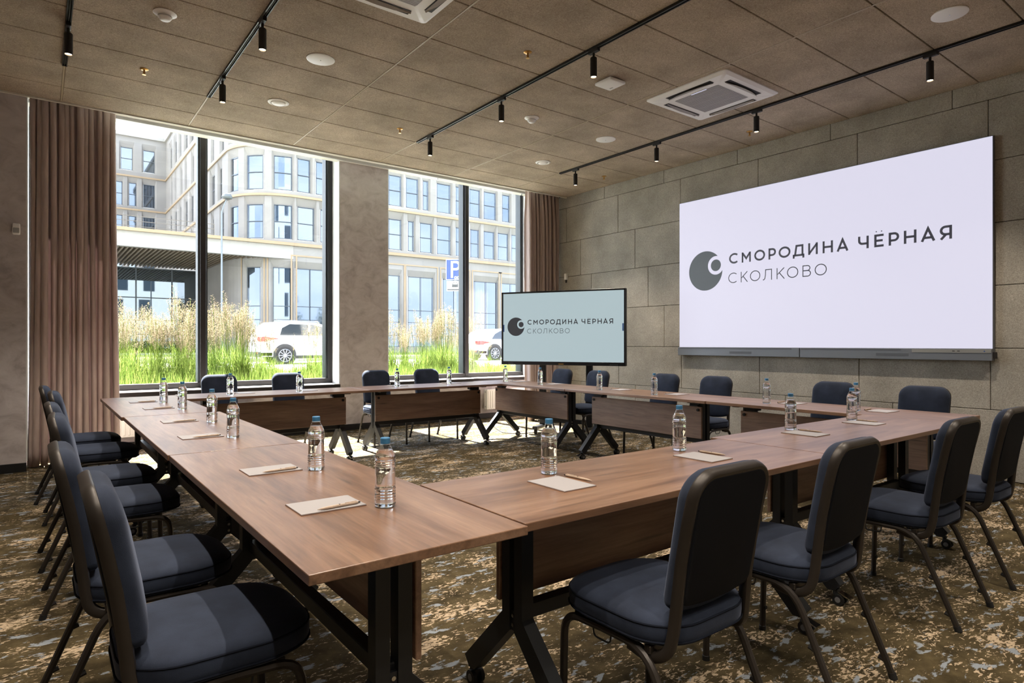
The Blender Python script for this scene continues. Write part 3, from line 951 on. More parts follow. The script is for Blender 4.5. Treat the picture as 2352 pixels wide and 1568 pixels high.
# ================================================================== banquet chairs
def chair_proto():
    t = thing('banquet_chair', 'x', 'chair')
    # ---- seat
    def outline(ins):
        return rrect(-0.225 + ins, -0.165 + ins, 0.225 - ins, 0.315 - ins, (max(0.145 - ins, 0.01), max(0.145 - ins, 0.01), max(0.165 - ins, 0.02), max(0.165 - ins, 0.02)), 8)
    def crown(x, y): return 0.008 * (1 - min(1, (x / 0.22) ** 2)) * (1 - min(1, ((y - 0.075) / 0.24) ** 2))
    rings = []
    for ins, z in ((0.030, 0.400), (0.012, 0.402), (0.002, 0.412), (0.0, 0.430), (0.0, 0.452), (0.003, 0.462), (0.010, 0.471), (0.026, 0.478), (0.055, 0.482), (0.10, 0.485), (0.15, 0.486)):
        rings.append([(x, y, z + crown(x, y) - (0.010 * max(0, (y - 0.20) / 0.11) ** 2 if y > 0.2 else 0)) for x, y in outline(ins)])
    se = MB().loft(rings).build('seat', 'navy_velvet', t, smooth=True, angle=50)
    for ins, z in ((0.002, 0.460), (0.0, 0.415)):
        pth = [(x, y, z - (0.010 * max(0, (y - 0.20) / 0.11) ** 2 if y > 0.2 else 0)) for x, y in outline(ins)]
        pth.append(pth[0])
        MB().tube(pth, 0.0032, n=6, cap=False).build('piping', 'navy_piping', se, smooth=True)
    # ---- back: lean plane
    z0, z1 = 0.42, 0.897
    def bp(u, v, off):
        """u across, v height above floor, off forward of the frame plane"""
        k = (v - z0) / (z1 - z0)
        y = -0.140 - 0.082 * k + 0.012 * math.sin(PI * k)
        return (u, y + off, v)
    hw = 0.180
    def bo(ins, n=7):
        pts = rrect(-hw + ins, 0.508 + ins, hw - ins, z1 - ins, (0.022, 0.022, max(0.080 - ins, 0.02), max(0.080 - ins, 0.02)), n)
        k_ = [i for i in range(len(pts)) if pts[i][1] <= 0.508 + ins + 0.001]
        i0 = max(i for i in k_ if pts[i][0] < 0)           # insert points along the bottom so that it can bow
        a_, b_ = pts[i0], pts[i0 + 1]
        extra = [(a_[0] + (b_[0] - a_[0]) * t_ / 8, a_[1]) for t_ in range(1, 8)]
        pts = pts[:i0 + 1] + extra + pts[i0 + 1:]
        return [(x, z - 0.024 * (1 - (x / hw) ** 2) * max(0, 1 - (z - 0.508) / 0.06)) for x, z in pts]
    def narrow(x, z): return x * (1 - 0.03 * max(0, min(1, (0.70 - z) / 0.3)))
    rings = []
    for ins, off in ((0.010, 0.004), (0.001, 0.010), (0.0, 0.022), (0.003, 0.036), (0.012, 0.046), (0.030, 0.053), (0.060, 0.057), (0.11, 0.060)):
        rings.append([bp(narrow(x, z), z, off) for x, z in bo(ins)])
    bk = MB().loft(rings).build('backrest', 'navy_velvet', t, smooth=True, angle=50)
    rings = []
    for ins, off in ((0.018, 0.006), (0.018, -0.012), (0.024, -0.017)):
        rings.append([bp(narrow(x, z), z, off) for x, z in bo(ins)])
    MB().loft(rings).build('back_panel', 'navy_back', bk, smooth=True, angle=30)
    # ---- back frame: inverted U that dips under the seat and curls forward to the rails
    path = [(-0.196, -0.010, 0.380), (-0.190, -0.080, 0.362), (-0.176, -0.132, 0.385), bp(-0.168, 0.45, 0.0)]
    for v in (0.55, 0.65, 0.75): path.append(bp(narrow(-hw + 0.013, v), v, 0))
    n_ = 7
    for i in range(n_ + 1):
        a = PI - (PI / 2) * i / n_
        path.append(bp(-hw + 0.080 + 0.067 * math.cos(a), z1 - 0.080 + 0.067 * math.sin(a), 0))
    left = path
    right = [(-x, y, z) for x, y, z in reversed(path)]
    MB().tube(smooth_path(left[:4], 0.035) + left[4:] + right[:-4] + smooth_path(right[-4:], 0.035), 0.0165, 0.0135, 12, up=(1, 0, 0), sq=0.6).build('back_frame', 'bronze_frame', t, smooth=True)
    # ---- legs
    for sx_ in (-1, 1):
        x = sx_ * 0.208
        f = smooth_path([(x, 0.262, 0.008), (x, 0.252, 0.385), (x, 0.085, 0.392)], 0.07, 6)
        fl = MB().tube(f, 0.0125, 0.0125, 8, up=(1, 0, 0)).build('leg', 'bronze_frame', t, smooth=True)
        MB().lathe([(0.0145, 0.0), (0.0145, 0.018), (0.012, 0.020)], 10, x, 0.262).build('foot_cap', 'rubber_black', fl, smooth=True)
        MB().cyl((x, 0.27, 0.10), (x, 0.245, 0.10), 0.009, 8).build('stacking_bumper', 'rubber_black', fl)
        r = smooth_path([(x, 0.085, 0.392), (x, -0.085, 0.392), (x, -0.252, 0.006)], 0.09, 6)
        rl = MB().tube(r, 0.0125, 0.0125, 8, up=(1, 0, 0)).build('leg', 'bronze_frame', t, smooth=True)
        MB().tube([(x, -0.2535, 0.0), (x, -0.246, 0.022)], 0.0145, 0.0145, 10).build('foot_cap', 'rubber_black', rl, smooth=True)
        for zz in (0.06, 0.20):
            yy = -0.252 + (0.252 - 0.085) * zz / 0.392
            MB().cyl((x, yy + 0.005, zz), (x, yy + 0.024, zz + 0.006), 0.009, 8).build('stacking_bumper', 'rubber_black', rl)
        lp = smooth_path([(x * 0.98, 0.13, 0.385), (x * 0.98, 0.125, 0.352), (x * 0.98, 0.06, 0.352), (x * 0.98, 0.055, 0.385)], 0.012, 3)
        MB().tube(lp, 0.003, n=5).build('linking_loop', 'steel_dark', t, smooth=True)
    for yy in (-0.08, 0.20):
        MB().rbox(-0.205, yy - 0.012, 0.378, 0.205, yy + 0.012, 0.402, 0.003, 1).build('seat_crossbar', 'bronze_frame', t)
    return t

ch0 = chair_proto()
cused = []
def put_chair(x, y, rz, label, group):
    rz += random.uniform(-0.03, 0.03)
    if cused:
        return dup(ch0, (x, y, 0), rz, label, group)
    cused.append(1)
    ch0.location = (x, y, 0); ch0.rotation_euler = (0, 0, rz); ch0['label'] = label; ch0['group'] = group
YL_ = [6.22, 5.49, 4.43, 3.70, 2.58, 1.90]
XL_ = [0.235, 0.285, 0.26, 0.27, 0.26, 0.315]
for k, y in enumerate(YL_):
    o = 'closest to' if k == 0 else ORD[k + 1] + ' from'
    put_chair(XL_[k], y, -PI / 2, 'navy banquet chair %s the tall curtain in the curtain-side row' % o, 'chairs of the curtain-side row')
for k, x in enumerate([1.56, 2.30, 3.39, 4.12]):
    o = 'closest to' if k == 0 else ORD[k + 1] + ' from'
    put_chair(x, 7.15, PI, 'navy banquet chair %s the tall curtain in the row along the window' % o, 'chairs of the window row')
for k, y in enumerate([6.27, 5.60, 4.54, 3.88, 2.69, 1.98]):
    o = 'closest to' if k == 0 else ORD[k + 1] + ' from'
    put_chair(5.40, y, PI / 2, 'navy banquet chair %s the standing display in the row before the felt wall' % o, 'chairs of the screen row')
for k, x in enumerate([1.545, 2.295, 3.35, 4.11]):
    o = 'closest to' if k == 3 else ORD[4 - k] + ' from'
    put_chair(x, 1.235, 0, 'navy banquet chair with its back panel showing, %s the felt wall' % o, 'chairs opposite the window')

# ================================================================== water bottles
ZT = 0.740
def bottle_proto():
    t = thing('water_bottle', 'x', 'bottle')
    R = 0.0320
    prof = [(0.010, 0.0035), (0.018, 0.0012), (0.026, 0.0), (0.0315, 0.004), (R + 0.001, 0.011), (R - 0.0005, 0.018)]
    z = 0.018
    for k in range(5):
        prof += [(R + 0.0010, z + 0.0035), (R - 0.0015, z + 0.008)]
        z += 0.0085
    prof += [(R - 0.001, z + 0.004), (R - 0.0015, z + 0.03), (R - 0.0012, 0.118)]
    z = 0.120
    for k in range(3):
        prof += [(R + 0.0005, z + 0.003), (R - 0.002, z + 0.007)]
        z += 0.0075
    prof += [(R + 0.0003, 0.146), (R - 0.001, 0.152), (0.0275, 0.162), (0.0205, 0.176), (0.0150, 0.186), (0.0128, 0.189), (0.0128, 0.194)]
    sh = MB().lathe(prof, 20, cap1=False).build('shell', 'bottle_plastic', t, smooth=True, angle=70)
    MB().lathe([(0.0128, 0.1885), (0.0165, 0.1890), (0.0165, 0.1905), (0.0128, 0.191)], 20).build('neck_ring', 'bottle_plastic', sh, smooth=True)
    wp = [(max(r - 0.0008, 0.003), zz + (0.001 if i < 3 else 0)) for i, (r, zz) in enumerate(prof) if zz < 0.172]
    wp.append((0.0215, 0.172))
    MB().lathe(wp, 20).build('water', 'water', t, smooth=True, angle=60)
    cp = MB()
    n = 32
    rings = []
    for r, zz in ((0.0150, 0.1915), (0.0150, 0.2070), (0.0138, 0.2090)):
        rings.append([((r - 0.0004 * (j % 2)) * math.cos(2 * PI * j / n), (r - 0.0004 * (j % 2)) * math.sin(2 * PI * j / n), zz) for j in range(n)])
    cp.loft(rings)
    cp.build('cap', 'cap_blue', t, smooth=True, angle=30)
    return t
bt0 = bottle_proto()
bused = []
def put_bottle(x, y, label, group):
    rz = random.uniform(0, 6)
    if bused:
        return dup(bt0, (x, y, ZT), rz, label, group)
    bused.append(1)
    bt0.location = (x, y, ZT); bt0.rotation_euler = (0, 0, rz); bt0['label'] = label; bt0['group'] = group

def pad_proto():
    t = thing('notepad', 'x', 'notepad')
    MB().box(-0.100, -0.0745, 0.0, 0.100, 0.0745, 0.0016).build('backing_board', 'cardboard', t)
    MB().box(-0.099, -0.0735, 0.0016, 0.099, 0.0735, 0.0042).build('paper_block', 'paper', t)
    return t
pd0 = pad_proto(); pused = []
def put_pad(x, y, rz, label, group):
    rz += random.uniform(-0.02, 0.02)
    if pused: return dup(pd0, (x, y, ZT), rz, label, group)
    pused.append(1); pd0.location = (x, y, ZT); pd0.rotation_euler = (0, 0, rz); pd0['label'] = label; pd0['group'] = group
def pen_proto():
    t = thing('pen', 'x', 'pen')
    r = 0.0048
    def lx(prof, n=10):
        return MB().loft([[(x, q * math.cos(2 * PI * j / n), r + q * math.sin(2 * PI * j / n)) for j in range(n)] for q, x in prof])
    lx([(0.0040, -0.058), (r, -0.050), (r, 0.035), (0.0044, 0.046)]).build('barrel', 'pen_wood', t, smooth=True)
    lx([(0.0043, 0.046), (0.0030, 0.060), (0.0010, 0.070), (0.0006, 0.072)]).build('tip', 'pen_wood', t, smooth=True)
    lx([(0.0026, -0.066), (0.0026, -0.0575)]).build('button', 'pen_dark', t, smooth=True)
    MB().rbox(-0.054, -0.0016, r + 0.0042, -0.016, 0.0016, r + 0.0060, 0.0006, 1).build('clip', 'pen_wood', t)
    MB().box(0.000, -0.0022, r + 0.0038, 0.004, 0.0022, r + 0.0050).build('emblem', 'pen_dark', t)
    return t
pe0 = pen_proto(); eused = []
def put_pen(x, y, z, rz, label, group):
    if eused: return dup(pe0, (x, y, z), rz, label, group)
    eused.append(1); pe0.location = (x, y, z); pe0.rotation_euler = (0, 0, rz); pe0['label'] = label; pe0['group'] = group

rows = {
 'curtain-side row': dict(b=[(0.833, 5.932), (0.861, 5.247), (0.871, 4.287), (0.817, 3.517), (0.870, 2.426), (0.842, 1.753)],
                          p=[(0.706, 6.115), (0.730, 5.445), (0.715, 4.458), (0.687, 3.655), (0.724, 2.52), (0.700, 1.868)], ref='the tall curtain', long='x'),
 'window row': dict(b=[(1.475, 6.46), (2.130, 6.43), (3.290, 6.54), (4.035, 6.62)], p=[(1.65, 6.62), (2.27, 6.58), (3.38, 6.68), (4.13, 6.70)], ref='the tall curtain', long='y'),
 'screen row': dict(b=[(4.847, 6.548), (4.823, 5.81), (4.773, 4.76), (4.755, 3.999), (4.79, 2.847), (4.80, 2.144)],
                    p=[(5.01, 6.46), (5.04, 5.79), (4.98, 4.64), (4.96, 3.89), (4.965, 2.72), (4.92, 2.01)], ref='the standing display', long='x'),
 'row opposite the window': dict(b=[(4.187, 1.895), (3.451, 1.902), (2.37, 1.845), (1.552, 1.817)],
                                 p=[(4.09, 1.78), (3.355, 1.765), (2.302, 1.668), (1.468, 1.652)], ref='the felt wall', long='y'),
}
for rn, d in rows.items():
    for k, ((bx, by), (px, py)) in enumerate(zip(d['b'], d['p'])):
        o = ('closest to ' if k == 0 else ORD[k + 1] + ' from ') + d['ref']
        put_bottle(bx, by, 'blue-capped water bottle %s on the %s' % (o, rn), 'water bottles on the tables')
        put_pad(px, py, 0 if d['long'] == 'x' else PI / 2, 'small white notepad, %s on the %s' % (o, rn), 'notepads on the tables')
        lab = 'wooden pen by the notepad %s on the %s' % (o, rn)
        g = 'pens beside the notepads'
        if rn == 'curtain-side row':
            put_pen(px + 0.022, py - 0.058, ZT + 0.0042, PI + 0.08, lab, g)
        elif rn == 'window row':
            put_pen(px - 0.11, py + 0.0, ZT, PI / 2 + 0.05, lab, g)
        elif rn == 'screen row':
            put_pen(px + 0.03, py + 0.115, ZT, 0.05, lab, g)
        else:
            put_pen(px + 0.105, py + 0.03, ZT, -PI / 2 + 0.06, lab, g)

# ================================================================== lettering (flat print on the screens)
def stroke(mb, pts, wd, put, closed=False):
    P = []
    for a, b in pts:
        if not P or (Vector((a, b)) - P[-1]).length > 1e-6: P.append(Vector((a, b)))
    n = len(P)
    L, R = [], []
    for i in range(n):
        if closed:
            a, c = P[(i - 1) % n], P[(i + 1) % n]
        else:
            a, c = P[max(i - 1, 0)], P[min(i + 1, n - 1)]
        b = P[i]
        d0 = (b - a).normalized() if (b - a).length > 1e-9 else None
        d1 = (c - b).normalized() if (c - b).length > 1e-9 else None
        if d0 is None: d0 = d1
        if d1 is None: d1 = d0
        t = (d0 + d1)
        t = t.normalized() if t.length > 1e-6 else d0
        nn = Vector((-t.y, t.x))
        k = 1 / max(0.35, abs(nn.dot(Vector((-d0.y, d0.x)))))
        L.append(b + nn * wd / 2 * k); R.append(b - nn * wd / 2 * k)
    m = n if closed else n - 1
    for i in range(m):
        j = (i + 1) % n
        mb.quad(put(*L[i]), put(*R[i]), put(*R[j]), put(*L[j]))

def glyph(ch, w_, h, wd):
    """strokes as centre lines inside [0,w]x[0,h]; returns list of (points, closed) """
    q = wd / 2
    x0, x1, y0, y1 = q, w_ - q, q, h - q
    def ell(a0, a1, n=22):
        ww = w_ / 0.85 if ch == 'С' else w_
        cx, cy, rx, ry = ww / 2, h / 2, ww / 2 - q, h / 2 - q
        return [(cx + rx * math.cos(math.radians(a0 + (a1 - a0) * i / n)), cy + ry * math.sin(math.radians(a0 + (a1 - a0) * i / n))) for i in range(n + 1)]
    def bowl(xa, xb, ya, yb, n=9):
        r = (yb - ya) / 2; s_ = 1 if xb > xa else -1
        return [(xa, yb)] + [(xb - s_ * r + s_ * r * math.cos(math.radians(90 - 180 * i / n)), ya + r + r * math.sin(math.radians(90 - 180 * i / n))) for i in range(n + 1)] + [(xa, ya)]
    if ch == 'С': return [(ell(48, 312), False)]
    if ch == 'О': return [(ell(0, 360 * 23 / 24, 23), True)]
    if ch == 'М': return [([(x0, 0), (x0, h - q * 0.6)], False), ([(x1, 0), (x1, h - q * 0.6)], False), ([(x0, h - q * 1.2), (w_ / 2, h * 0.36), (x1, h - q * 1.2)], False)]
    if ch == 'Р': return [([(x0, 0), (x0, h)], False), (bowl(x0, x1, h * 0.38, y1), False)]
    if ch == 'Д': return [([(w_ * 0.20, y0), (w_ * 0.32, y1), (w_ * 0.84, y1), (w_ * 0.84, y0)], False), ([(0, y0), (w_, y0)], False), ([(x0, y0), (x0, -h * 0.17)], False), ([(x1, y0), (x1, -h * 0.17)], False)]
    if ch == 'И': return [([(x0, 0), (x0, h)], False), ([(x1, 0), (x1, h)], False), ([(x0, q * 1.2), (x1, h - q * 1.2)], False)]
    if ch == 'Н': return [([(x0, 0), (x0, h)], False), ([(x1, 0), (x1, h)], False), ([(x0, h / 2), (x1, h / 2)], False)]
    if ch == 'А': return [([(q * 0.9, 0), (w_ / 2, h - q * 0.6), (w_ - q * 0.9, 0)], False), ([(w_ * 0.2, h * 0.27), (w_ * 0.8, h * 0.27)], False)]
    if ch == 'Ч':
        r = h * 0.24
        return [([(x1, 0), (x1, h)], False), ([(x0, h), (x0, h * 0.40 + r)] + [(x0 + r - r * math.cos(math.radians(90 * i / 6)), h * 0.40 + r - r * math.sin(math.radians(90 * i / 6))) for i in range(1, 7)] + [(x1, h * 0.40)], False)]
    if ch == 'Ё' or ch == 'Е':
        o = [([(x0, 0), (x0, h)], False), ([(x0, y0), (w_, y0)], False), ([(x0, y1), (w_, y1)], False), ([(x0, h / 2), (w_ * 0.9, h / 2)], False)]
        if ch == 'Ё':
            for cx in (w_ * 0.22, w_ * 0.78):
                r = wd * 0.28
                o.append(([(cx + r * math.cos(2 * PI * i / 10), h * 1.22 + r * math.sin(2 * PI * i / 10)) for i in range(10)], 'dot'))
        return o
    if ch == 'Я': return [([(x1, 0), (x1, h)], False), (bowl(x1, x0, h * 0.36, y1), False), ([(w_ * 0.52, h * 0.36), (q * 0.9, 0)], False)]
    if ch == 'К': return [([(x0, 0), (x0, h)], False), ([(w_ - q, h), (x0 + q, h * 0.42)], False), ([(w_ * 0.34, h * 0.56), (w_ - q * 0.6, 0)], False)]
    if ch == 'Л': return [([(0, y0), (w_ * 0.12, y0 + h * 0.02), (w_ * 0.22, h * 0.16), (w_ * 0.28, h * 0.45), (w_ * 0.30, y1), (x1, y1), (x1, 0)], False)]
    if ch == 'В': return [([(x0, 0), (x0, h)], False), (bowl(x0, x1 * 0.93, h * 0.53, y1), False), (bowl(x0, x1, y0, h * 0.53), False)]
    return []

U0 = 4.573
LINE1 = [('С', 4.573, 4.449), ('М', 4.398, 4.275), ('О', 4.230, 4.089), ('Р', 4.046, 3.952), ('О', 3.920, 3.776), ('Д', 3.749, 3.614), ('И', 3.570, 3.462), ('Н', 3.409, 3.297), ('А', 3.257, 3.135),
         ('Ч', 3.037, 2.931), ('Ё', 2.878, 2.788), ('Р', 2.741, 2.644), ('Н', 2.602, 2.490), ('А', 2.452, 2.329), ('Я', 2.292, 2.191)]
LINE2 = [('С', 4.584, 4.464), ('К', 4.410, 4.317), ('О', 4.286, 4.151), ('Л', 4.118, 4.002), ('К', 3.944, 3.847), ('О', 3.818, 3.684), ('В', 3.635, 3.539), ('О', 3.497, 3.363)]
def print_line(line, base, h, wd, put, mat, parent):
    for ch, a, b in line:
        mb = MB()
        x = U0 - a
        for pts, cl in glyph(ch, a - b, h, wd):
            if cl == 'dot':
                mb.add([put(x + p_[0], base + p_[1]) for p_ in pts], [tuple(range(len(pts)))])
            else:
                stroke(mb, [(x + p_[0], base + p_[1]) for p_ in pts], wd, put, cl)
        mb.build('letter', mat, parent)
def print_logo(put, mat, parent):
    cx, cz, R = U0 - 4.92, 2.171, 0.2525
    dx, dz, r, rn = U0 - 4.764, 2.229, 0.0735, 0.118
    mb = MB(); n = 40
    mb.add([put(dx + r * math.cos(2 * PI * i / n), dz + r * math.sin(2 * PI * i / n)) for i in range(n)], [tuple(range(n))])
    # disc with the bite: outer arc + inner (bite) arc
    D = math.hypot(dx - cx, dz - cz); th = math.atan2(dz - cz, dx - cx)
    al = math.acos((R * R + D * D - rn * rn) / (2 * R * D)); be = math.acos((rn * rn + D * D - R * R) / (2 * rn * D))
    K = 60
    outer = [(cx + R * math.cos(th + al + (2 * PI - 2 * al) * i / K), cz + R * math.sin(th + al + (2 * PI - 2 * al) * i / K)) for i in range(K + 1)]
    inner = [(dx + rn * math.cos(th + PI - be - 0 + (-(2 * PI - 2 * (PI - be)) + 0) * 0 + (2 * be) * 0), 0)] if False else []
    # bite arc runs from the end of the outer arc back to its start, through the inside
    a_end = math.atan2(outer[-1][1] - dz, outer[-1][0] - dx); a_st = math.atan2(outer[0][1] - dz, outer[0][0] - dx)
    # go through direction pointing to the disc centre
    ac = math.atan2(cz - dz, cx - dx)
    def wrap(a, ref):
        while a - ref > PI: a -= 2 * PI
        while a - ref < -PI: a += 2 * PI
        return a
    a_end = wrap(a_end, ac); a_st = wrap(a_st, ac)
    inner = [(dx + rn * math.cos(a_st + (a_end - a_st) * i / K), dz + rn * math.sin(a_st + (a_end - a_st) * i / K)) for i in range(K + 1)]
    for i in range(K):
        mb.quad(put(*outer[i]), put(*outer[i + 1]), put(*inner[i + 1]), put(*inner[i]))
    mb.build('emblem', mat, parent)

# ------------------------------------------------------------------ wall screen
SX = 6.852
t = thing('wall_screen', 'huge lit wall screen showing dark Cyrillic lettering on pale lavender', 'screen', (SX, 3.605, 1.07))
def led(x, y, z): return (x - SX, y - 3.605, z - 1.07)
ya, yb, za, zb_ = 1.880, 5.328, 1.190, 3.106
a, b = led(SX + 0.004, ya - 0.006, 1.19), led(XW - 0.018, yb + 0.006, zb_ + 0.006)
MB().box(*a, *b).build('casing', 'screen_bar', t)
sp_ = MB().box(*led(SX - 0.002, ya, za), *led(SX + 0.0035, yb, zb_)).build('display', 'led_white', t)
br_ = MB()
br_.rbox(*led(SX - 0.03, 3.66, 1.082), *led(XW - 0.019, yb + 0.006, 1.188), 0.003, 1)
br_.rbox(*led(SX - 0.03, ya - 0.006, 1.080), *led(XW - 0.019, 3.652, 1.188), 0.003, 1)
bar = br_.build('speaker_bar', 'screen_bar', t)
for y0_, y1_ in ((4.25, 4.55), (2.55, 2.85)):
    MB().box(*led(SX - 0.0315, y0_, 1.112), *led(SX - 0.029, y1_, 1.140)).build('speaker_grille', 'screen_bar_dark', bar)
MB().box(*led(SX - 0.032, 3.75, 1.168), *led(SX - 0.029, 5.30, 1.184)).build('seam_strip', 'screen_bar_dark', bar)
MB().box(*led(SX - 0.032, 2.62, 1.168), *led(SX - 0.029, 3.64, 1.184)).build('seam_strip', 'screen_bar_dark', bar)
MB().box(*led(SX - 0.034, ya, 1.150), *led(SX - 0.029, 2.52, 1.182)).build('control_strip', 'screen_strip', bar)
for yy in (2.16, 2.12):
    MB().box(*led(SX - 0.0355, yy, 1.163), *led(SX - 0.0335, yy + 0.02, 1.170)).build('port', 'slot_dark', bar)
MB().disc(led(SX - 0.035, 1.93, 1.166), 0.006, 10, 'x').build('power_button', 'tab_blue', bar)
MB().rbox(*led(SX - 0.01, ya - 0.03, 1.10), *led(SX + 0.03, ya - 0.007, 1.16), 0.003, 1).build('side_socket', 'slot_dark', t)
putL = lambda u, v: led(SX - 0.0032, U0 - u, v)
print_line(LINE1, 2.224, 0.130, 0.0225, putL, 'led_ink', t)
print_line(LINE2, 1.985, 0.128, 0.0105, putL, 'led_ink', t)
print_logo(putL, 'led_logo', t)

# ------------------------------------------------------------------ standing display
A_ = Vector((5.31, 7.256, 0)); B_ = Vector((6.163, 5.657, 0))
mid = (A_ + B_) / 2
ang = math.atan2(B_.y - A_.y, B_.x - A_.x)       # local +x runs from A to B, viewer is on the -y side (local)
t = thing('standing_display', 'black framed touch display on a wheeled stand in the corner', 'display', (mid.x, mid.y, 0), ang)
W_ = 1.812 / 2
z0_, z1_ = 0.938, 1.968
body = MB()
body.rbox(-W_, -0.005, z0_, W_, 0.06, z1_, 0.006, 2)
body.rbox(-W_ + 0.2, 0.055, z0_ + 0.15, W_ - 0.2, 0.10, z1_ - 0.2, 0.01, 1)
body.build('casing', 'bezel_black', t)
bz = MB()
for q in ((-W_, z0_, W_, z0_ + 0.048), (-W_, z1_ - 0.024, W_, z1_), (-W_, z0_, -W_ + 0.027, z1_), (W_ - 0.024, z0_, W_, z1_)):
    bz.rbox(q[0], -0.016, q[1], q[2], 0.0, q[3], 0.003, 1)
bz.build('bezel', 'bezel_black', t)
MB().box(-W_ + 0.025, -0.009, z0_ + 0.046, W_ - 0.022, -0.004, z1_ - 0.022).build('glass', 'tv_white', t)
MB().rbox(-0.035, -0.0175, z0_ + 0.012, 0.040, -0.0155, z0_ + 0.022, 0.001, 1).build('badge', 'brass', t)
for k in range(7):
    MB().disc((W_ - 0.21 + k * 0.017, -0.0166, z0_ + 0.017), 0.003, 8, 'y').build('button', 'device_grey', t)
for k in range(4):
    MB().disc((-W_ + 0.12 + k * 0.02, -0.0166, z0_ + 0.02), 0.0035, 8, 'y').build('port', 'device_grey', t)
for x_, s_ in ((-W_ + 0.026, 1), (W_ - 0.045, 1)):
    MB().rbox(x_, -0.0125, 1.405, x_ + 0.018, -0.0085, 1.505, 0.0015, 1).build('menu_tab', 'tab_blue', t)
S_ = 0.519
putT = lambda u, v: (-W_ + 0.405 + (u) * S_, -0.0100, 1.503 + (v - 2.224) * S_)
print_line(LINE1, 2.224, 0.130, 0.0225, putT, 'tv_ink', t)
print_line(LINE2, 1.985, 0.128, 0.0105, putT, 'tv_ink', t)
print_logo(putT, 'tv_ink', t)
for x_ in (-0.307, 0.378):
    MB().rbox(x_ - 0.045, 0.06, 0.10, x_ + 0.045, 0.11, 1.55, 0.006, 1).build('post', 'bezel_black', t)
    fo = MB(); fo.rbox(x_ - 0.035, -0.22, 0.062, x_ + 0.035, 0.40, 0.102, 0.006, 1)
    fo.build('foot', 'bezel_black', t)
    for yy in (-0.19, 0.37):
        ca = MB().lathe([(0.02, 0.04), (0.02, 0.064)], 12, x_, yy).build('caster', 'rubber_black', t)
        MB().cyl((x_ - 0.016, yy + 0.012, 0.028), (x_ + 0.016, yy + 0.012, 0.028), 0.028, 16).build('wheel', 'rubber_black', ca, smooth=True)
MB().rbox(-0.30, 0.07, 0.13, 0.37, 0.10, 0.19, 0.004, 1).build('cross_bar', 'bezel_black', t)
MB().rbox(-0.30, 0.065, 1.30, 0.37, 0.1, 1.36, 0.004, 1).build('cross_bar', 'bezel_black', t)
cb = smooth_path([(5.55, 6.62, 0.006), (5.45, 6.75, 0.006), (5.25, 6.70, 0.006), (5.1, 6.95, 0.006), (5.35, 7.5, 0.006), (5.9, 8.3, 0.006)], 0.12, 5)
tag(MB().tube(cb, 0.005, n=6).build('power_cable', 'rubber_black', smooth=True), 'thin black power cable lying on the carpet below the standing display', 'cable')

# ================================================================== outdoors
GZ = 0.50
def ground(name, mat, x0, y0, x1, y1, z, th=0.3):
    return struct(MB().box(x0, y0, z - th, x1, y1, z).build(name, mat))
ground('planting_bed', 'soil', -20, YO + 0.01, 60, 13.6, GZ - 0.02)
ground('footpath', 'paving', -40, 13.6, 80, 15.6, GZ)
ground('road', 'asphalt', -60, 15.6, 90, 28.6, GZ - 0.06)
ground('kerb', 'kerb_stone', -60, 28.6, 90, 29.0, GZ + 0.12)
ground('verge', 'lawn_green', -60, 29.0, 90, 34.0, GZ + 0.10)
ground('far_road', 'asphalt', -60, 34.0, 90, 41.0, GZ - 0.02)
ground('far_verge', 'lawn_green', -60, 41.0, 90, 44.5, GZ + 0.04)
ground('forecourt', 'paving', -60, 44.5, 90, 80.0, GZ)
ground('outer_ground', 'lawn_green', -160, -160, 160, 8.0, -0.2, 0.2)

# ------------------------------------------------------------------ big stone building along a plan path
FY, SXX, BYY, RC = 46.6, 11.3, 78.7, 4.0
S1 = 40 - (SXX + RC)                 # straight part length
S2 = S1 + RC * PI / 2
S3 = S2 + (BYY - FY - RC)
S4 = S3 + 24
def fpath(s):
    """point and outward normal on the facade path"""
    if s <= S1: return Vector((40 - s, FY, 0)), Vector((0, -1, 0))
    if s <= S2:
        a = (s - S1) / RC
        return Vector((SXX + RC - RC * math.sin(a), FY + RC - RC * math.cos(a), 0)), Vector((-math.sin(a), -math.cos(a), 0))
    if s <= S3: return Vector((SXX, FY + RC + s - S2, 0)), Vector((-1, 0, 0))
    return Vector((SXX - (s - S3), BYY, 0)), Vector((0, -1, 0))
def fp(s, z, off=0.0):
    p_, n_ = fpath(s)
    q = p_ + n_ * off
    return (q.x, q.y, z)
def cuts(s0, s1):
    out = [s0]
    for b in (S1, S2, S3):
        if s0 < b < s1: out.append(b)
    k = S1
    while k < S2:
        if s0 < k < s1: out.append(k)
        k += RC * PI / 2 / 14
    out.append(s1)
    return sorted(set(out))
def strip(mb, s0, s1, z0, z1, o0=0.0, o1=None):
    """facade quad between s0..s1; offset may change from z0 (o0) to z1 (o1)"""
    o1 = o0 if o1 is None else o1
    c_ = cuts(s0, s1)
    for a, b in zip(c_[:-1], c_[1:]):
        e = 1e-6
        mb.quad(fp(a + e, z0, o0), fp(b - e, z0, o0), fp(b - e, z1, o1), fp(a + e, z1, o1))

bld = thing('office_building', 'pale stone office building with a rounded corner seen through both windows', 'building', (20, FY, GZ))
OFF = Vector((20, FY, GZ))
class FMB(MB):
    def build(s, name, mat, parent=None, **k):
        s.v = [(a - OFF.x, b - OFF.y, c - OFF.z) for a, b, c in s.v]
        return MB.build(s, name, mat, parent, **k)

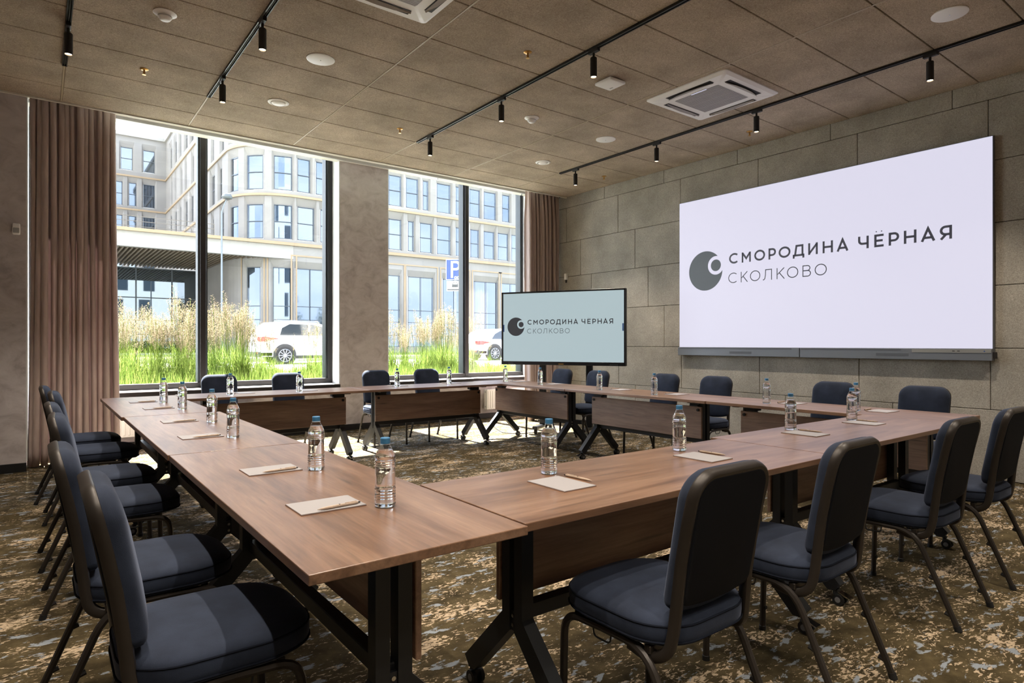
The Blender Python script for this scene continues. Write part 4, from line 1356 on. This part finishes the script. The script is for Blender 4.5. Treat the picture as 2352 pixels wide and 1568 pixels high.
Xw = lambda lst: [(40 - b, 40 - a) for a, b in lst]
A_straight = [(15.35, 16.6), (17.09, 18.23), (18.9, 20.1), (20.9, 21.9), (22.77, 23.89), (24.52, 25.04), (25.65, 26.78), (27.31, 28.63), (29.2, 29.9), (30.75, 31.63), (32.2, 33.34), (33.77, 34.92), (35.33, 36.44), (37.2, 38.4)]
B_straight = [(15.35, 16.3), (16.75, 17.8), (18.7, 19.8), (20.4, 21.6), (22.77, 23.89), (24.34, 25.47), (25.92, 26.44), (27.29, 28.63), (29.2, 29.9), (30.64, 31.74), (32.2, 33.51), (34.26, 35.08), (35.93, 36.6), (37.3, 38.3)]
arc_w = [(S1 + RC * math.radians(a), S1 + RC * math.radians(b)) for a, b in ((5, 24), (35, 54), (66, 83))]
side_A = [(S2 + 1.0 + 2.9 * k + (0.5 if k % 2 else 0), S2 + 2.2 + 2.9 * k + (0.2 if k % 2 else 0)) for k in range(9)]
side_B = [(S2 + 1.6 + 2.9 * k - (0.4 if k % 3 else 0), S2 + 2.9 + 2.9 * k) for k in range(9)]
bx = lambda l: [(S3 + SXX - b, S3 + SXX - a) for a, b in l]
back_w = bx([(6.2, 7.15), (7.75, 8.45), (9.1, 10.2), (3.2, 4.4), (0.6, 1.9), (-2.2, -0.9), (-5, -3.7), (-8, -6.7)])
back_d = bx([(7.0, 8.1), (9.1, 10.2), (4.4, 5.6), (2.2, 3.4), (-1.0, 0.4), (-4.2, -3), (-7.5, -6.2)])
rows_ = [(8.95, 11.45, Xw(A_straight) + arc_w + side_A + back_w, 8.60, 12.12),
         (12.55, 15.05, Xw(B_straight) + arc_w + side_B + back_w, 12.12, 15.72),
         (16.15, 18.65, Xw(A_straight) + arc_w + side_A + back_w, 15.72, 19.32),
         (20.0, 22.4, Xw(B_straight) + arc_w + side_B + back_d, 19.32, 24.0)]
wall = FMB()
REC = -0.24
wins = []
for zb2, zt2, ws, f0, f1 in rows_:
    ws = sorted(ws)
    m_ = 0.14
    strip(wall, 0, S4, f0, zb2 - 0.06)
    strip(wall, 0, S4, zt2 + 0.62, f1)
    prev = 0
    for s0, s1 in ws:
        strip(wall, prev, s0 - m_, zb2 - 0.06, zt2 + 0.62)
        prev = s1 + m_
        # splayed reveal
        strip(wall, s0 - m_, s1 + m_, zt2, zt2 + 0.62, REC, 0.0)
        strip(wall, s0 - m_, s1 + m_, zb2 - 0.06, zb2, 0.0, REC)
        for a, b in ((s0 - m_, s0), (s1 + m_, s1)):
            wall.quad(fp(a, zb2 - 0.06, 0), fp(b, zb2, REC), fp(b, zt2, REC), fp(a, zt2 + 0.62, 0))
        wins.append((s0, s1, zb2, zt2))
    strip(wall, prev, S4, zb2 - 0.06, zt2 + 0.62)
# ground floor: straight part, curve and a short return; recessed window bays
g_ws = sorted(Xw([(15.2, 17.42), (18.2, 20.4), (21.2, 23.74), (24.54, 26.91), (27.88, 30.21), (31.14, 33.67), (34.09, 36.36), (37.0, 39.2)]) + [(S1 + RC * math.radians(a), S1 + RC * math.radians(b)) for a, b in ((6, 25), (38, 54))])
gz0, gz1 = 0.95, 6.84
SG = S2 + 9.0
strip(wall, 0, SG, GZ, gz0); strip(wall, 0, S2 + 0.1, gz1 + 0.5, 8.60); strip(wall, S2 + 0.1, SG, gz1 + 0.5, 8.60)
strip(wall, SG, S4, 7.4, 8.6)
prev = 0
gw = []
for s0, s1 in g_ws:
    strip(wall, prev, s0 - m_, gz0, gz1 + 0.5)
    prev = s1 + m_
    strip(wall, s0 - m_, s1 + m_, gz1, gz1 + 0.5, REC, 0)
    for a, b in ((s0 - m_, s0), (s1 + m_, s1)):
        wall.quad(fp(a, gz0, 0), fp(b, gz0, REC), fp(b, gz1, REC), fp(a, gz1 + 0.5, 0))
    gw.append((s0, s1))
strip(wall, prev, SG, gz0, gz1 + 0.5)
strip(wall, 0, S4, 24.0, 24.0, 0, -6)
wall.build('stone_wall', 'stone_facade', bld)
# cornices
for zz, hh, oo in ((8.45, 0.22, 0.16), (12.05, 0.16, 0.12), (15.66, 0.16, 0.12), (19.26, 0.16, 0.12), (23.6, 0.4, 0.2)):
    cb_ = FMB()
    s_end = S2 if zz < 9 else S4
    strip(cb_, 0, s_end, zz, zz + hh, oo)
    strip(cb_, 0, s_end, zz + hh, zz + hh + 0.001, oo, 0.0)
    strip(cb_, 0, s_end, zz - 0.001, zz, 0.0, oo)
    cb_.build('cornice', 'cornice_gold' if zz < 20 else 'stone_pale', bld)
# bay trims on the ground floor
for s0, s1 in gw:
    tr_ = FMB()
    a, b = s0 - 0.34, s1 + 0.34
    strip(tr_, a - 0.05, a + 0.05, GZ, 7.70, 0.05)
    strip(tr_, b - 0.05, b + 0.05, GZ, 7.70, 0.05)
    strip(tr_, a - 0.05, b + 0.05, 7.70, 7.80, 0.05)
    tr_.build('bay_trim', 'cornice_gold', bld)
# windows: frame plus panes
def win(s0, s1, z0, z1, vs, hs, mat='mirror_pane', kind='window'):
    f_ = FMB(); e = 0.05
    for a, b in [(s0, s0 + e), (s1 - e, s1)] + [(v_ - e / 2, v_ + e / 2) for v_ in vs]:
        strip(f_, a, b, z0, z1, REC + 0.10)
    for a, b in [(z0, z0 + e), (z1 - e, z1)] + [(h_ - e / 2, h_ + e / 2) for h_ in hs]:
        strip(f_, s0, s1, a, b, REC + 0.10)
    fo = f_.build('window', 'mullion_dark', bld)
    sv = [s0] + vs + [s1]; hv = [z0] + hs + [z1]
    for i in range(len(sv) - 1):
        for j in range(len(hv) - 1):
            pm = FMB(); strip(pm, sv[i], sv[i + 1], hv[j], hv[j + 1], REC + 0.02)
            pm.build('pane', mat, fo)
for s0, s1, z0, z1 in wins:
    win(s0, s1, z0, z1, [], [z0 + (z1 - z0) * 0.5])
for s0, s1 in gw:
    vs = [(s0 + s1) / 2] if s1 - s0 > 1.8 else []
    win(s0, s1, gz0, gz1, vs, [1.9, 3.0, 4.0])
# canopy over the lobby: fascia, dark soffit, slats, glazed lobby wall behind
cf = FMB(); cf.box(-14, FY - 0.02, 7.47, SXX + RC - 0.3, FY + 0.5, 8.45); cf.build('canopy_fascia', 'stone_pale', bld)
cf = FMB(); cf.box(-14, FY - 0.2, 8.45, SXX + RC - 0.3, FY + 0.5, 8.66); cf.build('canopy_edge', 'cornice_gold', bld)
cf = FMB(); cf.box(-14, FY + 0.5, 8.1, SXX + 0.2, 59.0, 8.6); cf.build('canopy_roof', 'soffit_dark', bld)
slat_me = MB().box(0, FY + 0.35 - 52.5, 7.47, 0.10, 58.6 - 52.5, 7.72).mesh('slat', 'slat_brown')
x_ = -13.8
while x_ < SXX + RC - 0.6:
    if x_ < SXX - 0.1:
        place('slat', slat_me, bld, (x_ - OFF.x, 52.5 - OFF.y, -OFF.z))
    else:
        a = math.acos(max(-1, min(1, (SXX + RC - x_) / RC))) if x_ > SXX else 0
        ylim = FY + RC - RC * math.sin(math.acos(max(-1, min(1, (SXX + RC - x_) / RC))))
        if ylim - 0.1 > FY + 0.5:
            FMB().box(x_, FY + 0.35, 7.47, x_ + 0.10, ylim - 0.1, 7.72).build('slat', 'slat_brown', bld)
    x_ += 0.27
rl_ = FMB()
for zz in (9.0, 9.35, 9.68): rl_.box(-14, FY + 1.5, zz, 9.9, FY + 1.53, zz + 0.035)
for k in range(14): rl_.box(-13.5 + k * 1.8, FY + 1.5, 8.6, -13.465 + k * 1.8, FY + 1.54, 9.7)
rl_.build('terrace_railing', 'rail_metal', bld)
LY = 59.0
xsl = [-14, -11.1, -8.2, -5.3, -2.4, 0.5, 3.4, 6.3, 8.9, 11.25]
zsl = [0.5, 2.0, 3.15, 5.0, 7.4]
for i in range(len(xsl) - 1):
    for j in range(len(zsl) - 1):
        FMB().box(xsl[i] + 0.05, LY, zsl[j] + 0.04, xsl[i + 1] - 0.05, LY + 0.03, zsl[j + 1] - 0.04).build('lobby_pane', 'lobby_pane', bld)
lm = FMB()
for x_ in xsl: lm.box(x_ - 0.05, LY - 0.06, 0.5, x_ + 0.05, LY + 0.06, 7.45)
for z_ in zsl: lm.box(-14, LY - 0.05, z_ - 0.04, 11.25, LY + 0.05, z_ + 0.04)
lm.build('lobby_frame', 'mullion_dark', bld)

# ------------------------------------------------------------------ outside cladding of this building (seen mirrored in the lobby glass)
cl = MB()
cl.box(-14, YO - 0.02, 3.98, 17.2, YO + 0.04, 22)
cl.box(XW + 0.2, YO - 0.6, -0.1, 17.2, YO + 0.04, 3.98)
cl.box(-14, YO - 0.6, -0.1, XL, YO + 0.04, 3.98)
co = struct(cl.build('wall_outer', 'cladding_white'))
k = 0
for x0 in (-12.5, -9.0, -5.5, -2.0, 1.5, 5.0, 8.5, 12.0):
    for z0 in (4.8, 9.2, 13.6, 18.0):
        o = 0.6 if int(z0) % 2 else 0
        MB().box(x0 + o, YO + 0.03, z0, x0 + o + 1.5, YO + 0.06, z0 + 3.1).build('outer_window', 'dark_pane', co)

# ------------------------------------------------------------------ street lamp
t = thing('street_lamp', 'slim grey street lamp with a round head before the office building', 'street lamp', (9.35, 43.2, GZ + 0.04))
MB().lathe([(0.12, 0), (0.12, 0.3), (0.075, 0.34), (0.05, 9.0), (0.045, 9.2)], 12).build('pole', 'lamp_pole', t, smooth=True)
MB().tube([(0, 0, 9.1), (0.10, -0.05, 9.5), (0.28, -0.1, 10.0)], 0.035, n=8).build('arm', 'lamp_pole', t, smooth=True)
MB().lathe([(0.05, 9.92), (0.30, 10.02), (0.33, 10.12), (0.25, 10.28), (0.05, 10.36)], 18, 0.30, -0.1).build('lamp_head', 'lamp_glass', t, smooth=True)

# ------------------------------------------------------------------ parking sign
t = thing('parking_sign', 'blue parking sign with a white P on a post among the grasses', 'road sign', (10.62, 17.05, GZ - 0.06), -0.75)
MB().lathe([(0.035, 0), (0.035, 3.5)], 12, 0, 0.04).build('post', 'lamp_pole', t, smooth=True)
pl = MB().rbox(-0.30, -0.012, 2.83, 0.30, 0.012, 3.50, 0.004, 1).build('sign_plate', 'sign_blue', t)
bd = MB()
for q in ((-0.295, 2.835, 0.295, 2.85), (-0.295, 3.48, 0.295, 3.495), (-0.295, 2.835, -0.28, 3.495), (0.28, 2.835, 0.295, 3.495)):
    bd.box(q[0], -0.0135, q[1], q[2], -0.0118, q[3])
bd.build('sign_border', 'sign_white', pl)
pm = MB(); put = lambda u, v: (u, -0.014, v)
stroke(pm, [(-0.10, 2.90), (-0.10, 3.44)], 0.07, put)
stroke(pm, [(-0.13, 3.405)] + [(0.03 + 0.115 * math.cos(math.radians(90 - 18 * i)), 3.29 + 0.115 * math.sin(math.radians(90 - 18 * i))) for i in range(11)] + [(-0.10, 3.175)], 0.07, put)
for cx in (0.02, 0.11, 0.21):
    stroke(pm, [(cx + 0.035 * math.cos(2 * PI * i / 12), 2.905 + 0.035 * math.sin(2 * PI * i / 12)) for i in range(12)], 0.025, put, True)
pm.build('sign_lettering', 'sign_white', pl)
p2 = MB().rbox(-0.27, -0.012, 2.48, 0.27, 0.012, 2.80, 0.004, 1).build('lower_plate', 'sign_white', t)
mk = MB()
mk.box(-0.10, -0.0135, 2.60, 0.10, -0.0118, 2.69); mk.box(-0.25, -0.0135, 2.50, 0.25, -0.0118, 2.54)
stroke(mk, [(-0.08, 2.69)] + [(0.08 * math.cos(math.radians(180 - 18 * i)), 2.69 + 0.07 * math.sin(math.radians(180 - 18 * i))) for i in range(11)], 0.02, lambda u, v: (u, -0.0135, v))
mk.build('tow_pictogram', 'sign_black', p2)

# ------------------------------------------------------------------ cars
def car(x, y, label, Lc, hc, suv):
    """side faces -Y, tail at -x end"""
    t = thing('car', label, 'car', (x, y, GZ - 0.06), 0, 'white cars parked on the road')
    w_ = 0.90
    k = hc
    if suv:
        low = [(0.05, 0.30), (0.0, 0.55), (0.03, 0.98), (0.12, 1.10), (3.0, 1.08), (3.55, 1.02), (Lc - 0.15, 0.88), (Lc, 0.60), (Lc - 0.05, 0.28)]
        roof = [(0.10, 1.08), (0.38, 1.52), (0.55, k - 0.05), (1.2, k), (2.1, k - 0.04), (2.55, k - 0.14), (3.25, 1.06)]
        glass = [(0.75, 1.12), (0.85, 1.40), (1.15, k - 0.12), (2.05, k - 0.13), (2.45, k - 0.22), (2.98, 1.12)]
        rear = [(0.17, 1.14), (0.40, 1.48)]
    else:
        low = [(0.08, 0.28), (0.0, 0.50), (0.06, 0.82), (0.22, 0.98), (3.0, 0.95), (3.5, 0.88), (Lc - 0.2, 0.74), (Lc, 0.50), (Lc - 0.05, 0.25)]
        roof = [(0.20, 0.97), (0.62, 1.34), (0.95, k - 0.02), (1.5, k), (2.1, k - 0.05), (2.5, k - 0.16), (3.2, 0.94)]
        glass = [(0.78, 1.02), (1.0, 1.26), (1.35, k - 0.10), (2.0, k - 0.12), (2.4, k - 0.22), (2.95, 0.99)]
        rear = [(0.30, 1.02), (0.62, 1.30)]
    wheels = [(0.92, 0.36), (Lc - 0.95, 0.36)]
    def side(poly, y_, sc_=1.0, zc=0.65):
        return [(px, y_, zc + (pz - zc) * sc_) for px, pz in poly]
    low_d = []
    b = MB()
    b.loft([side(low, -w_ + 0.10, 0.93), side(low, -w_ + 0.02, 0.985), side(low, -w_ + 0.0, 0.92), ][::-1][1:] + [side(low, -w_ + 0.10, 1.0), side(low, w_ - 0.10, 1.0), side(low, w_ - 0.02, 0.985), side(low, w_, 0.92)])
    body = b.build('body', 'car_white', t, smooth=True, angle=35)
    c = MB()
    def rs(y_, sc_): return [(px, y_ * (1 - 0.16 * max(0, (pz - 1.0) / 0.6)), pz) for px, pz in roof]
    c.loft([rs(-w_ + 0.06, 1), rs(-w_ + 0.12, 1)] + [rs(w_ - 0.12, 1), rs(w_ - 0.06, 1)])
    c.build('cabin', 'car_white', t, smooth=True, angle=35)
    def gy(pz): return -(w_ - 0.06) * (1 - 0.16 * max(0, (pz - 1.0) / 0.6)) - 0.008
    g = MB()
    mid_x = (glass[0][0] + glass[-1][0]) / 2
    g.add([(px, gy(pz), pz) for px, pz in glass], [tuple(range(len(glass)))])
    g.build('side_window', 'car_glass', t)
    MB().box(1.85, gy(1.3) - 0.012, glass[0][1], 1.93, gy(1.3) + 0.03, k - 0.13).build('door_pillar', 'car_white', t)
    rg = MB()
    (ax, az), (bx_, bz_) = rear
    rg.add([(ax - 0.02, -0.66, az), (ax - 0.02, 0.66, az), (bx_ - 0.02, 0.56, bz_), (bx_ - 0.02, -0.56, bz_)], [(0, 1, 2, 3)])
    rg.build('rear_window', 'car_glass', t)
    tl = MB()
    zl = 0.93 if suv else 0.80
    tl.rbox(-0.03, -w_ - 0.006, zl - 0.06, 0.30, -w_ + 0.30, zl + 0.13, 0.03, 2)
    tl.add([(0.2, -w_ - 0.008, zl - 0.03), (0.72, -w_ - 0.008, zl + 0.06), (0.2, -w_ - 0.008, zl + 0.12)], [(0, 1, 2)])
    tl.build('tail_light', 'tail_red', t, smooth=True)
    MB().rbox(-0.05, -w_ + 0.02, 0.28, 0.5, w_ - 0.02, 0.50, 0.05, 2).build('bumper', 'car_trim', t, smooth=True)
    MB().rbox(-0.055, -w_ + 0.12, 0.40, -0.01, -w_ + 0.34, 0.46, 0.01, 1).build('reflector', 'tail_red', t)
    MB().box(-0.01, -0.26, 0.70, 0.03, 0.26, 0.82).build('licence_plate', 'sign_white', t)
    MB().rbox(0.9, -w_ + 0.004, 0.22, Lc - 0.9, -w_ + 0.12, 0.34, 0.02, 1).build('side_skirt', 'car_trim', t)
    MB().rbox(2.85, -w_ - 0.16, 1.02, 3.02, -w_ + 0.02, 1.16, 0.04, 2).build('mirror', 'car_white', t, smooth=True)
    for hx in (1.55, 2.55):
        MB().rbox(hx, -w_ - 0.012, 0.90, hx + 0.2, -w_ + 0.02, 0.925, 0.006, 1).build('door_handle', 'car_white', t)
    for wx, wr_ in wheels:
        ar = MB().cyl((wx, -w_ - 0.004, wr_), (wx, -w_ + 0.2, wr_), wr_ + 0.07, 28).build('wheel_arch', 'car_trim', t, smooth=True)
        for sy in (-1, 1):
            ty = MB().cyl((wx, sy * (w_ + 0.012), wr_ - 0.02), (wx, sy * (w_ - 0.2), wr_ - 0.02), wr_ - 0.02, 28).build('tyre', 'tyre', t, smooth=True)
            rm = MB()
            for i in range(10):
                a = 2 * PI * i / 10
                rm.tube([(wx + 0.04 * math.cos(a), sy * (w_ + 0.020), wr_ - 0.02 + 0.04 * math.sin(a)), (wx + 0.235 * math.cos(a), sy * (w_ + 0.020), wr_ - 0.02 + 0.235 * math.sin(a))], 0.018, 0.010, 6, up=(0, 1, 0))
            ring = [(wx + 0.24 * math.cos(2 * PI * i / 24), sy * (w_ + 0.018), wr_ - 0.02 + 0.24 * math.sin(2 * PI * i / 24)) for i in range(25)]
            rm.tube(ring, 0.015, n=6, cap=False)
            rm.disc((wx, sy * (w_ + 0.03), wr_ - 0.02), 0.06, 14, 'y')
            rm.build('rim', 'alloy', ty, smooth=True)
    if suv:
        MB().tube([(0.7, -0.62, k + 0.02), (2.3, -0.62, k + 0.0)], 0.02, n=6).build('roof_rail', 'alloy', t)
    return t
car(6.65, 25.4, 'white sport utility car with red tail light parked behind the grasses', 4.6, 1.68, True)
car(16.45, 25.2, 'white hatchback with silver wheels parked beyond the blue parking sign', 4.4, 1.52, False)

# ------------------------------------------------------------------ ornamental grasses
def clump_lists(seed, plumes, hgt):
    rnd = random.Random(seed)
    bl, plm = MB(), MB()
    for i in range(120):
        a = rnd.uniform(0, 2 * PI); r0 = rnd.uniform(0, 0.13)
        x, y = r0 * math.cos(a), r0 * math.sin(a)
        hh = rnd.uniform(0.45, 0.95) * hgt; lean = rnd.uniform(0.05, 0.45) * hh
        d = rnd.uniform(0, 2 * PI); wd = rnd.uniform(0.004, 0.008)
        px, py = -math.sin(d) * wd, math.cos(d) * wd
        pts = []
        for k in range(5):
            t_ = k / 4
            q = lean * t_ ** 2.2
            pts.append((x + q * math.cos(d), y + q * math.sin(d), hh * (t_ - 0.18 * t_ ** 3 * (lean / hh) * 2), 1 - t_ * 0.9))
        vs, fs = [], []
        for (q0, q1, q2, q3) in pts:
            vs += [(q0 - px * q3, q1 - py * q3, q2), (q0 + px * q3, q1 + py * q3, q2)]
        for k in range(4): fs.append((2 * k, 2 * k + 1, 2 * k + 3, 2 * k + 2))
        bl.add(vs, fs)
    for i in range(plumes):
        a = rnd.uniform(0, 2 * PI); r0 = rnd.uniform(0, 0.1)
        x, y = r0 * math.cos(a), r0 * math.sin(a)
        hh = hgt * rnd.uniform(1.15, 1.55); ln = rnd.uniform(0.05, 0.25); d = rnd.uniform(0, 2 * PI)
        tip = (x + ln * math.cos(d), y + ln * math.sin(d), hh)
        b0 = Vector((x, y, 0)); b1 = Vector(tip)
        bl.tube([tuple(b0), tuple(b0.lerp(b1, 0.5) + Vector((0, 0, 0.03))), tuple(b1)], 0.0022, n=3)
        pl_len = rnd.uniform(0.24, 0.36)
        for k in range(120):
            t_ = rnd.random() ** 0.8
            c = b1 - Vector((0, 0, pl_len * t_)) + Vector((-ln * math.cos(d) * 0.3 * t_, -ln * math.sin(d) * 0.3 * t_, 0))
            rr = (0.012 + 0.055 * math.sin(PI * min(1, t_ * 0.9 + 0.08))) * rnd.uniform(0.3, 1.0)
            th = rnd.uniform(0, 2 * PI)
            e = c + Vector((rr * math.cos(th), rr * math.sin(th), rnd.uniform(0.0, 0.05)))
            sz = rnd.uniform(0.0022, 0.0042)
            up = (Vector((rnd.uniform(-.3, .3), rnd.uniform(-.3, .3), 1)) + Vector((math.cos(th), math.sin(th), 0)) * 0.7).normalized() * sz * 3.4
            sd_ = Vector((-math.sin(th), math.cos(th), 0)) * sz
            plm.add([tuple(e - up), tuple(e + sd_), tuple(e + up), tuple(e - sd_)], [(0, 1, 2, 3)])
    return bl, plm
variants = [clump_lists(i, p_, h_) for i, (p_, h_) in enumerate([(10, 0.86), (8, 0.78), (12, 0.92), (2, 0.66), (10, 0.82), (4, 0.74)])]
rnd = random.Random(21)
fg_v, fg_f, fg_m = [], [], []
clumps = []
for xa, xb, n_c, vs_ in ((0.93, 2.12, 26, (0, 1, 2, 4)), (2.26, 3.03, 16, (0, 2, 4)), (3.03, 3.91, 9, (3, 5, 1)), (3.91, 4.53, 5, (3, 5)), (5.53, 6.31, 11, (1, 4, 0)), (6.34, 7.35, 15, (0, 2, 4)), (7.35, 8.26, 4, (3,)), (8.26, 9.40, 3, (3,))):      # stretches of the planting bed
    for i in range(n_c):
        y_ = rnd.uniform(10.6, 12.4)
        clumps.append((xa + (xb - xa) * (i + rnd.random()) / n_c, y_, rnd.choice(vs_)))
for x_, y_, vi in clumps:
    th = rnd.uniform(0, 2 * PI); s_ = rnd.uniform(0.82, 1.15)
    ct, st = math.cos(th) * s_, math.sin(th) * s_
    for mi, mbx in enumerate(variants[vi]):
        o = len(fg_v)
        fg_v += [(x_ + ct * p_[0] - st * p_[1], y_ + st * p_[0] + ct * p_[1], GZ - 0.02 + s_ * p_[2]) for p_ in mbx.v]
        fg_f += [tuple(q + o for q in f_) for f_ in mbx.f]
        fg_m += [mi] * len(mbx.f)
me = bpy.data.meshes.new('feather_grass'); me.from_pydata(fg_v, [], fg_f)
me.materials.append(MATS['grass_blade']); me.materials.append(MATS['grass_plume'])
me.polygons.foreach_set('material_index', fg_m)
tag(place('feather_grass', me), 'tall green feather grass with straw-coloured plumes outside the windows', 'ornamental grass', kind='stuff')
# short grass under the clumps
mb = MB()
for i in range(52000):
    y_ = YO + 0.55 + 4.0 * rnd.random() ** 1.3; x_ = rnd.uniform(-1.5, 13.5)
    hh = rnd.uniform(0.12, 0.42); d = rnd.uniform(0, 6.28); ln = hh * rnd.uniform(0.1, 0.7); wd = rnd.uniform(0.003, 0.007)
    px, py = -math.sin(d) * wd, math.cos(d) * wd
    o = len(mb.v)
    z_ = GZ - 0.03
    mb.v += [(x_ - px, y_ - py, z_), (x_ + px, y_ + py, z_), (x_ + ln * math.cos(d), y_ + ln * math.sin(d), z_ + hh)]
    mb.f.append((o, o + 1, o + 2))
tag(mb.build('meadow_grass', 'grass_blade'), 'dense short green grass filling the planting bed outside the windows', 'grass', kind='stuff')
# hedge before the lobby and trees (the trees are seen mirrored in the lobby glass)
mb = MB()
for i in range(9000):
    x_ = rnd.uniform(-12, 11); y_ = rnd.uniform(56.5, 57.8); z_ = GZ + rnd.uniform(0, 0.95)
    s_ = rnd.uniform(0.05, 0.11); a = rnd.uniform(0, 6.28); b = rnd.uniform(-1, 1)
    u = Vector((math.cos(a), math.sin(a), b)).normalized() * s_; v_ = u.cross(Vector((0.3, 0.2, 1))).normalized() * s_ * 0.6
    c = Vector((x_, y_, z_))
    mb.add([tuple(c - u), tuple(c + v_), tuple(c + u), tuple(c - v_)], [(0, 1, 2, 3)])
tag(mb.build('hedge', 'leaf_green'), 'low green hedge along the foot of the lobby glass', 'hedge', kind='stuff')
def tree_meshes(seed):
    r = random.Random(seed)
    mb = MB()
    cs = [(r.uniform(-2.2, 2.2), r.uniform(-2.2, 2.2), r.uniform(3.2, 8.0), r.uniform(1.2, 2.0)) for _ in range(16)]
    for i in range(7000):
        cx, cy, cz, R_ = r.choice(cs)
        d = Vector((r.gauss(0, 1), r.gauss(0, 1), r.gauss(0, 1))).normalized() * R_ * r.random() ** 0.35
        c = Vector((cx, cy, cz)) + d
        s_ = r.uniform(0.10, 0.2)
        u = Vector((r.gauss(0, 1), r.gauss(0, 1), r.gauss(0, 1))).normalized() * s_; v_ = u.cross(Vector((0.3, 0.2, 1))).normalized() * s_ * 0.6
        mb.add([tuple(c - u), tuple(c + v_), tuple(c + u), tuple(c - v_)], [(0, 1, 2, 3)])
    tk = MB().tube([(0, 0, 0), (0.1, 0, 2.5), (0.0, 0.2, 6.0)], 0.22, n=10)
    return mb.mesh('foliage', 'leaf_green'), tk.mesh('trunk', 'bark', True)
tm = tree_meshes(5)
for x_, y_, s_ in ((24, -20, 1.1), (34.5, -24, 1.2), (45, -20, 1.0)):
    t = thing('broadleaf_tree', 'dark green broadleaf tree mirrored in the lobby glass', 'tree', (x_, y_, -0.2), x_, 'trees mirrored in the lobby glass')
    t.scale = (s_, s_, s_)
    place('foliage', tm[0], t); place('trunk', tm[1], t)
